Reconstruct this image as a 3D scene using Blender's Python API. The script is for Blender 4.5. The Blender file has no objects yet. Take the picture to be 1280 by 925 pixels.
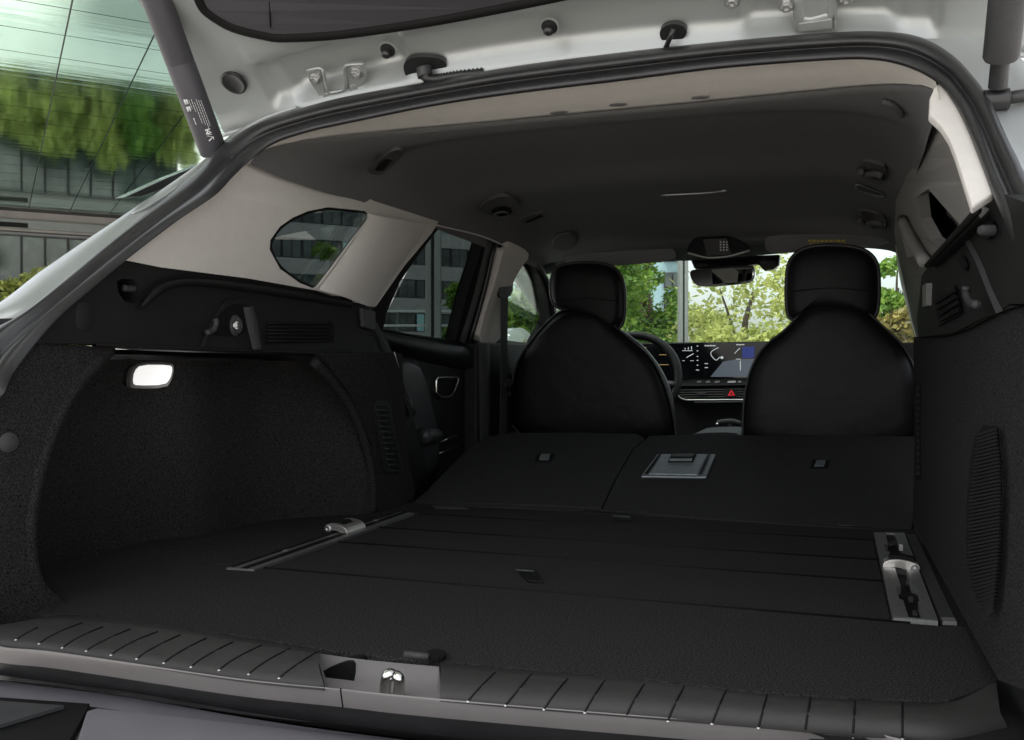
import bpy, bmesh, math, random
from mathutils import Vector, Matrix
from mathutils.geometry import tessellate_polygon
random.seed(7)
R = math.radians
S = bpy.context.scene
col = S.collection

# ------------------------------------------------------------------ camera, sky, sun, exposure
YAW, FPX, HOR = R(19.4), 1150.0, 457.0
CAM = Vector((0.41, 0.0, 0.33))          # metres; z = 0 is the boot floor, the ground lies 0.72 below
cd = bpy.data.cameras.new('camera'); cam = bpy.data.objects.new('camera', cd); col.objects.link(cam)
cam.location = CAM; cam.rotation_euler = (R(90), 0, YAW)
cd.sensor_width = 36; cd.lens = 36*FPX/1280; cd.shift_y = -(462.5-HOR)/1280
cd.clip_start = 0.02; cd.clip_end = 2000
S.camera = cam
w = bpy.data.worlds.new('World'); S.world = w; w.use_nodes = True
nt = w.node_tree; bg = nt.nodes['Background']
SUN_EL, SUN_AZ = R(61), R(221)           # azimuth measured from +Y clockwise: behind the car and to the left
sky = nt.nodes.new('ShaderNodeTexSky'); sky.sky_type = 'NISHITA'; sky.sun_disc = False
sky.sun_elevation = SUN_EL; sky.sun_rotation = SUN_AZ; sky.dust_density = 3.0; sky.air_density = 1.0
hs = nt.nodes.new('ShaderNodeHueSaturation'); hs.inputs['Saturation'].default_value = 0.2
nt.links.new(sky.outputs[0], hs.inputs['Color']); nt.links.new(hs.outputs[0], bg.inputs['Color'])
bg.inputs['Strength'].default_value = 0.15
sd = bpy.data.lights.new('sun', 'SUN'); sd.energy = 3.0; sd.angle = R(14); sd.color = (1, .95, .88)
so = bpy.data.objects.new('sun', sd); col.objects.link(so)
sdir = Vector((math.sin(SUN_AZ)*math.cos(SUN_EL), math.cos(SUN_AZ)*math.cos(SUN_EL), math.sin(SUN_EL)))
so.rotation_euler = sdir.to_track_quat('Z', 'Y').to_euler()
S.view_settings.view_transform = 'Standard'; S.view_settings.look = 'None'
S.view_settings.exposure = 1.4; S.view_settings.gamma = 1
S.render.engine = 'CYCLES'
S.render.resolution_x, S.render.resolution_y = 1024, 740
S.cycles.max_bounces = 10; S.cycles.diffuse_bounces = 4; S.cycles.transparent_max_bounces = 16
S.cycles.sample_clamp_indirect = 4

# ------------------------------------------------------------------ materials
def mat(name, rgb, rough=.5, metal=0., spec=.5, noise=0., nscale=300., bump=0., bscale=400., coat=0., emit=None, es=0., mottle=0., crease=0.):
    m = bpy.data.materials.new(name); m.use_nodes = True
    n = m.node_tree.nodes; l = m.node_tree.links; b = n['Principled BSDF']
    b.inputs['Base Color'].default_value = (*rgb, 1); b.inputs['Roughness'].default_value = rough
    b.inputs['Metallic'].default_value = metal; b.inputs['Specular IOR Level'].default_value = spec
    b.inputs['Coat Weight'].default_value = coat
    if emit: b.inputs['Emission Color'].default_value = (*emit, 1); b.inputs['Emission Strength'].default_value = es
    tc = n.new('ShaderNodeTexCoord'); geo = n.new('ShaderNodeNewGeometry')
    if noise:
        t = n.new('ShaderNodeTexNoise'); t.inputs['Scale'].default_value = nscale; t.inputs['Detail'].default_value = 3
        t.inputs['Roughness'].default_value = .7
        l.new(geo.outputs['Position'], t.inputs['Vector'])
        src = t.outputs['Fac']
        if mottle:
            t2 = n.new('ShaderNodeTexNoise'); t2.inputs['Scale'].default_value = mottle; t2.inputs['Detail'].default_value = 4
            l.new(geo.outputs['Position'], t2.inputs['Vector'])
            ad = n.new('ShaderNodeMath'); ad.operation = 'ADD'; l.new(src, ad.inputs[0]); l.new(t2.outputs['Fac'], ad.inputs[1])
            hf = n.new('ShaderNodeMath'); hf.operation = 'MULTIPLY'; hf.inputs[1].default_value = .5; l.new(ad.outputs[0], hf.inputs[0]); src = hf.outputs[0]
        mr = n.new('ShaderNodeMapRange'); mr.inputs['From Min'].default_value = .3; mr.inputs['From Max'].default_value = .7
        mr.inputs['To Min'].default_value = 1-noise; mr.inputs['To Max'].default_value = 1+noise; mr.clamp = False
        l.new(src, mr.inputs['Value'])
        mx = n.new('ShaderNodeVectorMath'); mx.operation = 'SCALE'; mx.inputs[0].default_value = rgb
        l.new(mr.outputs[0], mx.inputs['Scale']); l.new(mx.outputs[0], b.inputs['Base Color'])
    if bump:
        t = n.new('ShaderNodeTexNoise'); t.inputs['Scale'].default_value = bscale; t.inputs['Detail'].default_value = 2
        l.new(geo.outputs['Position'], t.inputs['Vector'])
        bp = n.new('ShaderNodeBump'); bp.inputs['Strength'].default_value = bump; bp.inputs['Distance'].default_value = .002
        l.new(t.outputs['Fac'], bp.inputs['Height']); l.new(bp.outputs[0], b.inputs['Normal'])
        if crease:
            t3 = n.new('ShaderNodeTexNoise'); t3.inputs['Scale'].default_value = crease; t3.inputs['Detail'].default_value = 3
            l.new(geo.outputs['Position'], t3.inputs['Vector']); b3 = n.new('ShaderNodeBump'); b3.inputs['Strength'].default_value = .5; b3.inputs['Distance'].default_value = .012
            l.new(t3.outputs['Fac'], b3.inputs['Height']); l.new(b3.outputs[0], bp.inputs['Normal'])
    return m
def glass(name, tint, refl=.08):
    m = bpy.data.materials.new(name); m.use_nodes = True
    n = m.node_tree.nodes; l = m.node_tree.links; n.clear()
    o = n.new('ShaderNodeOutputMaterial'); t = n.new('ShaderNodeBsdfTransparent'); t.inputs[0].default_value = (*tint, 1)
    g = n.new('ShaderNodeBsdfGlossy'); g.inputs['Roughness'].default_value = .01; g.inputs[0].default_value = (.9, .95, .95, 1)
    lw = n.new('ShaderNodeLayerWeight'); pw = n.new('ShaderNodeMath'); pw.operation = 'POWER'; pw.inputs[1].default_value = 5
    f = n.new('ShaderNodeMath'); f.operation = 'MULTIPLY_ADD'; f.inputs[1].default_value = .5; f.inputs[2].default_value = .045
    lw.inputs[0].default_value = .5; l.new(lw.outputs['Facing'], pw.inputs[0]); l.new(pw.outputs[0], f.inputs[0])
    x = n.new('ShaderNodeMixShader'); l.new(f.outputs[0], x.inputs[0]); l.new(t.outputs[0], x.inputs[1]); l.new(g.outputs[0], x.inputs[2])
    l.new(x.outputs[0], o.inputs[0]); return m
M = dict(
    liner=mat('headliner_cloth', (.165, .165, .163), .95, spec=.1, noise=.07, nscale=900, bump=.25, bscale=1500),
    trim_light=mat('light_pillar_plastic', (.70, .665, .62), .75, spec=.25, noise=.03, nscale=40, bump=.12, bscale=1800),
    plastic=mat('black_grained_plastic', (.011, .011, .011), .62, spec=.3, noise=.15, nscale=30, bump=.25, bscale=1500),
    plastic_grey=mat('grey_grained_plastic', (.045, .045, .047), .55, spec=.35, noise=.1, nscale=30, bump=.2, bscale=1500),
    fitting=mat('ceiling_fitting_plastic', (.09, .088, .086), .6, spec=.3),
    recess=mat('recess_plastic', (.17, .16, .16), .55, spec=.3),
    trim_shaded=mat('shaded_pillar_plastic', (.25, .24, .225), .8, spec=.2, bump=.12, bscale=1800),  # light pillar plastic darkened, shade of the right wall put into the colour
    bead=mat('satin_sill_bead', (.15, .14, .138), .30, spec=.6, noise=.05, nscale=20),
    bumper=mat('bumper_paint', (.20, .19, .21), .42, metal=.2, noise=.06, nscale=12),
    sill=mat('sill_plastic', (.034, .0325, .032), .55, spec=.3, noise=.12, nscale=25, bump=.2, bscale=1200, mottle=6),
    carpet=mat('black_carpet', (.031, .030, .030), 1, spec=.03, noise=.95, nscale=450, bump=.5, bscale=500),
    carpet_side=mat('side_carpet', (.028, .027, .027), 1, spec=.03, noise=.95, nscale=450, bump=.5, bscale=500),
    seatcloth=mat('seat_back_cloth', (.031, .031, .0315), .95, spec=.08, noise=.45, nscale=500, bump=.5, bscale=900, crease=8),
    leather=mat('black_leatherette', (.009, .009, .010), .45, spec=.25, noise=.2, nscale=15, bump=.35, bscale=700, crease=9),
    leather_soft=mat('soft_black_leather', (.03, .031, .033), .38, spec=.45, bump=.3, bscale=900),
    rubber=mat('weatherstrip_rubber', (.020, .020, .021), .33, spec=.55, noise=.2, nscale=18, bump=.1, bscale=500),
    silver=mat('silver_paint', (.44, .46, .455), .42, metal=.5, spec=.5, coat=.15, noise=.04, nscale=5, bump=.02, bscale=900),
    dark_trim=mat('tailgate_trim_plastic', (.060, .058, .066), .5, spec=.4, bump=.15, bscale=1500),
    alu=mat('brushed_aluminium', (.42, .42, .42), .42, metal=.9, noise=.1, nscale=90),
    satin=mat('satin_metal', (.75, .71, .66), .28, metal=.85),
    bright=mat('bright_steel', (.72, .72, .70), .22, metal=1.),
    zinc=mat('zinc_bolt', (.55, .56, .55), .35, metal=.8, noise=.15, nscale=200),
    piano=mat('gloss_black', (.006, .006, .007), .12, spec=.6),
    black=mat('matt_black', (.006, .006, .006), .7, spec=.2),
    latch=mat('latch_plate', (.26, .29, .31), .4, metal=.6, noise=.15, nscale=60),
    lamp=mat('cargo_lamp_lens', (.4, .4, .4), .3, emit=(1, .99, .97), es=.30),
    white=mat('white_print', (.75, .75, .75), .6),
    yellow=mat('yellow_print', (.55, .42, .05), .6),
    red=mat('hazard_red', (.45, .01, .02), .4, emit=(1, .03, .04), es=.12),
    tint=glass('tinted_glass', (.32, .36, .35)),
    clear=glass('clear_glass', (.90, .95, .92)),
    mirror=mat('mirror_glass', (.75, .78, .76), .02, metal=1.),
    chrome=mat('mirror_housing_chrome', (.75, .77, .78), .15, metal=.9),
    belt=mat('belt_webbing', (.035, .036, .037), .8, noise=.2, nscale=900),
    screen=mat('display_glass', (.004, .004, .005), .08, spec=.5),
    map=mat('display_map_grey', (.03, .04, .05), .3, emit=(.20, .24, .30), es=.10),
    blue=mat('display_blue', (.01, .02, .1), .3, emit=(.03, .09, .75), es=.05),
    glow=mat('display_white', (.3, .3, .3), .3, emit=(.8, .85, .9), es=.16),
    amber=mat('display_amber', (.3, .2, .1), .3, emit=(.7, .42, .15), es=.12),
)

# ------------------------------------------------------------------ geometry helpers
FW = Vector((-math.sin(YAW), math.cos(YAW), 0)); RT = Vector((math.cos(YAW), math.sin(YAW), 0)); UP = Vector((0, 0, 1))
def ray(px, py): return FW + RT*((px-640)/FPX) + UP*((HOR-py)/FPX)
def hit(p, f, t0=.35, t1=9.0, n=260):
    """point where the sight line through a photo pixel meets the real surface f = 0"""
    d = ray(*p); a = t0; fa = f(CAM+d*a)
    for i in range(1, n+1):
        b = t0+(t1-t0)*i/n; fb = f(CAM+d*b)
        if (fa <= 0) != (fb <= 0):
            for _ in range(26):
                m = (a+b)/2; fm = f(CAM+d*m)
                if (fa <= 0) != (fm <= 0): b = m
                else: a, fa = m, fm
            return CAM+d*((a+b)/2)
        a, fa = b, fb
    best = min((abs(f(CAM+d*(t0+(t1-t0)*i/n))), t0+(t1-t0)*i/n) for i in range(n+1))
    return CAM+d*best[1]
def PX(c): return lambda P: P.x-c
def PY(c): return lambda P: P.y-c
def PZ(c): return lambda P: P.z-c
def lerpt(x, T):
    if x <= T[0][0]: return T[0][1]
    for (a, u), (b, v) in zip(T, T[1:]):
        if x <= b: return u+(v-u)*(x-a)/(b-a)
    return T[-1][1]
RIMT = [(-.3, .80), (-.02, .80), (.10, .82), (.2, .83), (.30, .868), (.39, .95), (.438, 1.010), (.498, 1.090), (.555, 1.155), (.607, 1.220), (.67, 1.294), (.75, 1.366), (.80, 1.40), (1.0, 1.45)]
def RIM(P): return P.y-lerpt(P.z, RIMT)
def halfw(z, y): return .59+.03*min(max(y-1.8, 0), 1.5)-.26*(min(z, lerpt(y, [(1.75, .632), (2.3, .70), (2.9, .9)]))-.475)
def UL(P): return P.x+halfw(P.z, P.y)
def UR(P): return P.x-halfw(P.z, P.y)
def off(f, d): return lambda P: f(P)-d
def SEAT(P): return P.z-.294*(P.y-2.0)
CT = [(1.25, .86), (1.37, .824), (1.39, .806), (1.42, .791), (1.46, .779), (1.50, .771), (1.56, .764), (1.62, .765), (1.70, .792), (1.95, .80), (2.08, .797), (2.22, .778), (2.45, .778), (2.6, .768), (2.9, .752), (3.05, .742), (3.2, .712), (3.5, .66)]
def ceil_a(y): return lerpt(y, [(1.2, .535), (1.5, .54), (2.2, .562), (3.2, .60)])
def ceil_z(x, y):
    a = ceil_a(y); u = min(abs(x)/a, 1.0); zb = lerpt(y, [(1.2, .640), (1.5, .652), (1.8, .662), (3.2, .668)]); zc = lerpt(y, CT)
    return zb+(zc-zb)*(1-u**3.4)**(1/3.4)
def CEIL(P): return P.z-ceil_z(P.x, P.y)
def TG(P): return P.z-(.845+.72*(1.40-P.y)-.13*P.x*P.x)
def WS(P): return (P.y-3.15)*(.715-.42)+(P.z-.715)*(4.15-3.15)      # windshield plane

WL = {}                                   # world position of each object's origin
def place(o, parent, c):
    col.objects.link(o)
    base = WL.get(parent.name, Vector()) if parent else Vector()
    if parent: o.parent = parent
    o.location = c-base; WL[o.name] = c.copy()
    return o
def build(name, verts, faces, m, parent=None, smooth=False, bevel=0, solid=0, sub=0, weld=False, seg=2, auto=None):
    vs = [Vector(v) for v in verts]
    c = sum(vs, Vector())/len(vs)
    me = bpy.data.meshes.new(name); me.from_pydata([v-c for v in vs], [], faces)
    bm = bmesh.new(); bm.from_mesh(me)
    if weld: bmesh.ops.remove_doubles(bm, verts=bm.verts, dist=1e-5)
    bmesh.ops.recalc_face_normals(bm, faces=bm.faces)
    bm.to_mesh(me); bm.free(); me.update()
    if m: me.materials.append(M[m] if isinstance(m, str) else m)
    o = bpy.data.objects.new(name, me); place(o, parent, c)
    if smooth: me.shade_smooth()
    if solid:
        d = o.modifiers.new('s', 'SOLIDIFY'); d.thickness = solid; d.offset = 0
    if bevel:
        d = o.modifiers.new('b', 'BEVEL'); d.width = bevel; d.segments = seg; d.limit_method = 'ANGLE'; d.angle_limit = R(35)
    if sub:
        d = o.modifiers.new('u', 'SUBSURF'); d.levels = sub; d.render_levels = sub
    return o
def round_poly(pts, k, ratio=.25):
    for _ in range(k):
        q = []
        for a, b in zip(pts, pts[1:]+pts[:1]):
            q.append(tuple(a[i]+(b[i]-a[i])*ratio for i in range(len(a)))); q.append(tuple(a[i]+(b[i]-a[i])*(1-ratio) for i in range(len(a))))
        pts = q
    return pts
def grad(f, P, e=1e-4):
    g = Vector([(f(P+Vector(d)*e)-f(P-Vector(d)*e))/(2*e) for d in ((1, 0, 0), (0, 1, 0), (0, 0, 1))]); g.normalize()
    if g.dot(CAM-P) < 0: g = -g
    return g
def slab(name, pts, f, thick, m, parent=None, holes=(), rnd=0, up=0., bevel=0., smooth=False, dense=0, hrnd=None):
    """plate whose front outline lies on surface f; 'up' lifts its face toward the cabin, 'thick' is its depth"""
    def prep(q, k):
        q = [tuple(p) for p in q]
        q = round_poly(q, k) if k else q
        if dense:
            z = []
            for a, b in zip(q, q[1:]+q[:1]):
                n = max(1, int(math.hypot(b[0]-a[0], b[1]-a[1])/dense))
                for i in range(n): z.append((a[0]+(b[0]-a[0])*i/n, a[1]+(b[1]-a[1])*i/n))
            q = z
        return q
    loops = [prep(pts, rnd)]+[prep(h, rnd if hrnd is None else hrnd) for h in holes]
    tris = tessellate_polygon([[Vector((x, y, 0)) for x, y in L] for L in loops])
    flat = [p for L in loops for p in L]
    P3 = [hit(p, f) for p in flat]
    c = sum(P3, Vector())/len(P3); n = grad(f, c)
    front = [p+n*up for p in P3]; back = [p-n*thick for p in front]; N = len(flat)
    faces = [tuple(t) for t in tris]+[tuple(i+N for i in reversed(t)) for t in tris]
    k = 0
    for L in loops:
        for i in range(len(L)):
            a, b = k+i, k+(i+1) % len(L); faces.append((a, b, b+N, a+N))
        k += len(L)
    return build(name, front+back, faces, m, parent, smooth, bevel)
def grid(name, rows, m, parent=None, smooth=True, closed=False, solid=0, sub=0, cap=False):
    nr, nc = len(rows), len(rows[0]); v = [p for r in rows for p in r]; F = []
    for i in range(nr-1):
        for j in range(nc if closed else nc-1):
            a = i*nc+j; b = i*nc+(j+1) % nc; F.append((a, b, b+nc, a+nc))
    if cap: F.append(tuple(range(nc))); F.append(tuple((nr-1)*nc+j for j in reversed(range(nc))))
    return build(name, v, F, m, parent, smooth, 0, solid, sub)
def catmull(P, n, closed=False):
    P = [Vector(p) for p in P]; out = []; N = len(P); seg = N if closed else N-1
    for i in range(seg):
        p1, p2 = P[i], P[(i+1) % N]
        p0 = P[i-1] if (closed or i > 0) else p1*2-p2
        p3 = P[(i+2) % N] if (closed or i+2 < N) else p2*2-p1
        for k in range(n):
            t = k/n
            out.append(.5*((2*p1)+(p2-p0)*t+(2*p0-5*p1+4*p2-p3)*t*t+(3*p1-p0-3*p2+p3)*t**3))
    if not closed: out.append(P[-1])
    return out
def tube(name, path, r, m, parent=None, seg=10, closed=False, smooth=True, flat=None):
    P = [Vector(p) for p in path]; N = len(P); rows = []
    rr = r if callable(r) else (lambda i: r)
    prev = None
    for i, p in enumerate(P):
        t = (P[(i+1) % N]-P[i-1]) if (closed or 0 < i < N-1) else (P[1]-P[0] if i == 0 else P[-1]-P[-2])
        if t.length < 1e-9: t = Vector((0, 0, 1))
        t.normalize()
        if prev is None:
            u = t.cross(Vector((0, 0, 1)));
            if u.length < .1: u = t.cross(Vector((0, 1, 0)))
        else: u = prev-t*prev.dot(t)
        u.normalize(); prev = u; v = t.cross(u); q = rr(i)
        rows.append([p+(u*math.cos(a)*(flat[0] if flat else 1)+v*math.sin(a)*(flat[1] if flat else 1))*q for a in [2*math.pi*k/seg for k in range(seg)]])
    if closed: rows.append(rows[0])
    return grid(name, rows, m, parent, smooth, closed=True, cap=not closed)
def box(name, c, s, m, parent=None, rot=(0, 0, 0), bevel=.002, seg=2):
    from mathutils import Euler
    E = Euler(rot).to_matrix() if not isinstance(rot, Matrix) else rot
    v = [Vector(c)+E @ Vector((x*s[0]/2, y*s[1]/2, z*s[2]/2)) for x in (-1, 1) for y in (-1, 1) for z in (-1, 1)]
    F = [(0, 1, 3, 2), (4, 6, 7, 5), (0, 4, 5, 1), (2, 3, 7, 6), (0, 2, 6, 4), (1, 5, 7, 3)]
    return build(name, v, F, m, parent, False, bevel, seg=seg)
def disc(name, c, nrm, prof, m, parent=None, seg=28, stretch=(1, 1), up=None):
    """lathe: prof = [(radius, height along nrm)...]"""
    n = Vector(nrm).normalized(); u = n.cross(up or Vector((0, 0, 1)))
    if u.length < .05: u = n.cross(Vector((0, 1, 0)))
    u.normalize(); v = n.cross(u)
    rows = [[Vector(c)+(u*math.cos(a)*stretch[0]+v*math.sin(a)*stretch[1])*r+n*h for a in [2*math.pi*k/seg for k in range(seg)]] for r, h in prof]
    o = grid(name, rows, m, parent, True, closed=True, cap=True)
    d = o.modifiers.new('e', 'EDGE_SPLIT'); d.split_angle = R(40)
    return o
def pillow(name, pts, f, front, back, m, parent=None, rnd=2, rings=7, power=2.4, ctr=None):
    """upholstered body: outline on f, swelling toward the viewer by 'front' and away by 'back'"""
    q = round_poly([tuple(p) for p in pts], rnd); P3 = [hit(p, f) for p in q]
    c = sum(P3, Vector())/len(P3) if ctr is None else hit(ctr, f); n = grad(f, c)
    def ring(s, depth): return [c+(p-c)*s+n*depth for p in P3]
    rows = []
    for i in range(rings+1):
        a = i/rings; s = max(.02, a); rows.append(ring(s, front*(1-a**power)**(1/power)))
    for i in range(rings-1, -1, -1):
        a = i/rings; s = max(.02, a); rows.append(ring(s, -back*(1-a**power)**(1/power)))
    o = grid(name, rows, m, parent, True, closed=True, cap=True)
    return o, P3, n
def text(name, s, size, mtx, m, parent, depth=.0003):
    cu = bpy.data.curves.new(name, 'FONT'); cu.body = s; cu.size = size; cu.extrude = depth; cu.align_x = 'CENTER'; cu.align_y = 'CENTER'
    cu.resolution_u = 2
    t = bpy.data.objects.new('tmp', cu); col.objects.link(t); bpy.context.view_layer.update()
    me = bpy.data.meshes.new_from_object(t.evaluated_get(bpy.context.evaluated_depsgraph_get()))
    bpy.data.objects.remove(t)
    me.transform(mtx.to_3x3().to_4x4()); me.materials.clear(); me.materials.append(M[m]); me.name = name
    o = bpy.data.objects.new(name, me); return place(o, parent, mtx.translation)
def frame(c, xdir, nrm):
    x = Vector(xdir).normalized(); n = Vector(nrm).normalized(); y = n.cross(x).normalized(); x = y.cross(n)
    Mx = Matrix((x, y, n)).transposed().to_4x4(); Mx.translation = c; return Mx
def empty(name, loc, label, cat, group=None):
    o = bpy.data.objects.new(name, None); o.empty_display_size = .2; place(o, None, Vector(loc))
    o['label'] = label; o['category'] = cat
    if group: o['group'] = group
    return o
def lab(o, s): o['label'] = s; return o
def again(o, c, parent=None, rot=None):
    """a copy of a part and its sub-parts, moved so its origin stands at c"""
    n = o.copy(); col.objects.link(n); p = parent or o.parent; n.parent = p
    n.location = Vector(c)-WL[p.name]; WL[n.name] = Vector(c)
    if rot: n.rotation_euler = rot
    for ch in list(o.children):
        k = ch.copy(); col.objects.link(k); k.parent = n; WL[k.name] = WL[ch.name]-WL[o.name]+Vector(c)
    return n

# ------------------------------------------------------------------ ground
GZ = -.72
def struct(o): o['kind'] = 'structure'; return o
M['paving'] = mat('pale_paving', (.44, .42, .39), .8, noise=.2, nscale=3, mottle=.4, bump=.2, bscale=60)
M['grass'] = mat('lawn', (.07, .12, .025), .95, noise=.4, nscale=2.5)
M['kerb'] = mat('white_kerb', (.75, .74, .70), .7, noise=.1, nscale=2)
struct(build('ground', [(-400, -300, GZ), (400, -300, GZ), (400, 500, GZ), (-400, 500, GZ)], [(0, 1, 2, 3)], 'paving'))
A1 = Vector((-math.sin(R(48.7)), math.cos(R(48.7)), 0)); A2 = Vector((math.sin(R(41.3)), math.cos(R(41.3)), 0))
C0 = Vector((CAM.x, CAM.y, 0))
def B(t, s, z): return C0+A1*t+A2*s+UP*z

#@@BUILDINGS@@
#@@CAR@@
# ------------------------------------------------------------------ buildings, trees and street things
M['soffit'] = mat('mirrored_soffit_panel', (.54, .80, .72), .07, metal=1.)
def wavy(m, sc, st, dist=.02, stretch=None):
    n = m.node_tree.nodes; l = m.node_tree.links
    g = n.new('ShaderNodeNewGeometry'); mp = n.new('ShaderNodeMapping'); mp.inputs['Rotation'].default_value = (0, 0, R(48.7))
    mp.vector_type = 'TEXTURE'; mp.inputs['Scale'].default_value = stretch or (1, 1, 1)
    t = n.new('ShaderNodeTexNoise'); t.inputs['Scale'].default_value = sc; t.inputs['Detail'].default_value = 2
    b = n.new('ShaderNodeBump'); b.inputs['Strength'].default_value = st; b.inputs['Distance'].default_value = dist
    l.new(g.outputs['Position'], mp.inputs[0]); l.new(mp.outputs[0], t.inputs['Vector']); l.new(t.outputs['Fac'], b.inputs['Height'])
    l.new(b.outputs[0], n['Principled BSDF'].inputs['Normal'])
wavy(M['soffit'], 1.1, .16, .02, (3.5, .35, 1))
M['concrete'] = mat('grey_concrete_band', (.30, .30, .31), .85, noise=.08, nscale=1.5, bump=.1, bscale=30)
M['white_conc'] = mat('white_concrete', (.78, .77, .72), .75, noise=.06, nscale=2)
M['fascia'] = mat('grey_fascia', (.22, .205, .20), .6, noise=.1, nscale=1)
M['winframe'] = mat('dark_window_frame', (.02, .02, .022), .5)
M['winglass'] = mat('facade_window_glass', (.05, .06, .06), .06, spec=.8, noise=.8, nscale=.45)
M['skyglass'] = mat('facade_sky_reflection_glass', (.30, .55, .60), .15, spec=.8)  # reflected sky put into the pane colour
M['steel'] = mat('grey_painted_steel', (.20, .21, .21), .5, metal=.2, noise=.05, nscale=3)
M['bluepanel'] = mat('pale_blue_cladding', (.20, .30, .34), .5, noise=.06, nscale=1)
M['bark'] = mat('tree_bark', (.09, .07, .05), .9, noise=.35, nscale=12, bump=.5, bscale=40)
def leafmat(name, a, b, tr=.35):
    m = bpy.data.materials.new(name); m.use_nodes = True; n = m.node_tree.nodes; l = m.node_tree.links
    p = n['Principled BSDF']; p.inputs['Roughness'].default_value = .55
    g = n.new('ShaderNodeNewGeometry'); r = n.new('ShaderNodeValToRGB')
    r.color_ramp.elements[0].color = (*a, 1); r.color_ramp.elements[1].color = (*b, 1)
    l.new(g.outputs['Random Per Island'], r.inputs[0]); l.new(r.outputs[0], p.inputs['Base Color'])
    t = n.new('ShaderNodeBsdfTranslucent'); l.new(r.outputs[0], t.inputs[0])
    x = n.new('ShaderNodeMixShader'); x.inputs[0].default_value = tr
    l.new(p.outputs[0], x.inputs[1]); l.new(t.outputs[0], x.inputs[2]); l.new(x.outputs[0], n['Material Output'].inputs[0]); return m
M['leaf'] = leafmat('green_leaves', (.07, .17, .03), (.24, .36, .06), .45)
M['leaf_lime'] = leafmat('yellow_green_leaves', (.24, .29, .07), (.52, .54, .18), .5)
M['leaf_brown'] = leafmat('brown_green_leaves', (.10, .09, .03), (.34, .28, .09))
def P_at(px, D, z=GZ):
    q = C0+FW*D+RT*((px-640)/FPX*D); q.z = z; return q

# the overhanging building with its mirrored soffit
HS = 6.33; TW = 41.0; PS = 1.41
bld = empty('office_building', B(TW, 0, GZ), 'office building with a mirrored green ceiling jutting out over its glass ground floor', 'building')
import itertools
pan = None
for i, j in itertools.product(range(-4, 19), range(-2, 4)):
    t0 = 17.15+PS*i; s0 = 1.10+PS*j; g = .014
    if t0+PS > TW: continue
    c = B(t0+PS/2, s0+PS/2, HS+.03)
    if pan is None:
        h = PS/2-g
        pan = build('panel', [c+A1*x*h+A2*y*h+UP*zz for x in (-1, 1) for y in (-1, 1) for zz in (-.03, .03)],
                    [(0, 1, 3, 2), (4, 6, 7, 5), (0, 4, 5, 1), (2, 3, 7, 6), (0, 2, 6, 4), (1, 5, 7, 3)], 'soffit', bld)
    else: again(pan, c)
def slabbox(name, t0, t1, s0, s1, z0, z1, m, parent, bevel=0):
    v = [B(t, s, z) for t in (t0, t1) for s in (s0, s1) for z in (z0, z1)]
    return build(name, v, [(0, 1, 3, 2), (4, 6, 7, 5), (0, 4, 5, 1), (2, 3, 7, 6), (0, 2, 6, 4), (1, 5, 7, 3)], m, parent, bevel=bevel)
slabbox('soffit_frame', 11.4, TW, -1.75, 6.8, HS+.065, HS+.5, 'winframe', bld)
slabbox('upper_storey', 11.4, TW+12, -1.75, 6.8, HS+.502, HS+2.2, 'concrete', bld)
slabbox('fascia', TW, TW+.5, -10, 6.8, 5.62, HS+.06, 'fascia', bld)
slabbox('fascia_rail', TW-.12, TW-.002, -10, 6.8, 5.72, 6.05, 'steel', bld)
slabbox('vent_slot', TW-.16, TW-.122, -.1, 1.1, 5.74, 5.92, 'black', bld)
slabbox('wall', TW+.3, TW+12, -10, 6.8, GZ, 5.6, 'concrete', bld)
fr = None
for k in range(20):
    for r_ in range(2):
        s0 = -9.9+k*.83; z0 = GZ+.1+r_*3.1
        c = B(TW+.2, s0+.415, z0+1.5)
        if fr is None:
            fr = slabbox('window', TW+.12, TW+.26, s0, s0+.83, z0, z0+3.0, 'winframe', bld, .01)
            p0 = slabbox('pane', TW+.09, TW+.118, s0+.05, s0+.78, z0+.07, z0+2.93, 'winglass', fr)
            base = WL[fr.name].copy()
        else:
            again(fr, base+A2*(k*.83)+UP*(r_*3.1))

# long facade seen through the side windows
TF = 88.0
fac = empty('apartment_block', B(TF, 40, GZ), 'long grey apartment block with dark ribbon windows seen through the left side windows', 'building')
slabbox('wall', TF+.35, TF+14, 12, 64, GZ, 27, 'concrete', fac)
for k in range(7):
    z = GZ+1.1+k*3.46
    slabbox('spandrel', TF, TF+.34, 12, 64, z+1.95-3.46 if k else GZ, z, 'concrete', fac, .02)
slabbox('spandrel', TF, TF+.34, 12, 64, GZ+1.1+6*3.46+1.95, 27, 'concrete', fac, .02)
protos = []
rnd = random.Random(3)
for mname in ('winglass', 'skyglass'):
    f = slabbox('window', TF+.16, TF+.3, 12.05, 13.95, GZ+1.1, GZ+3.05, 'winframe', fac)
    slabbox('pane', TF+.12, TF+.158, 12.15, 12.95, GZ+1.2, GZ+2.95, mname, f); slabbox('pane', TF+.12, TF+.158, 13.05, 13.85, GZ+1.2, GZ+2.95, mname, f)
    protos.append((f, WL[f.name].copy()))
for k in range(7):
    for j in range(26):
        if k == 0 and j in (0, 1): continue
        f, b0 = protos[1 if rnd.random() < .10 else 0]
        again(f, b0+A2*(j*2.0)+UP*(k*3.46))
o = protos[1][0]; o.location = o.location+A2*2.0

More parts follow.
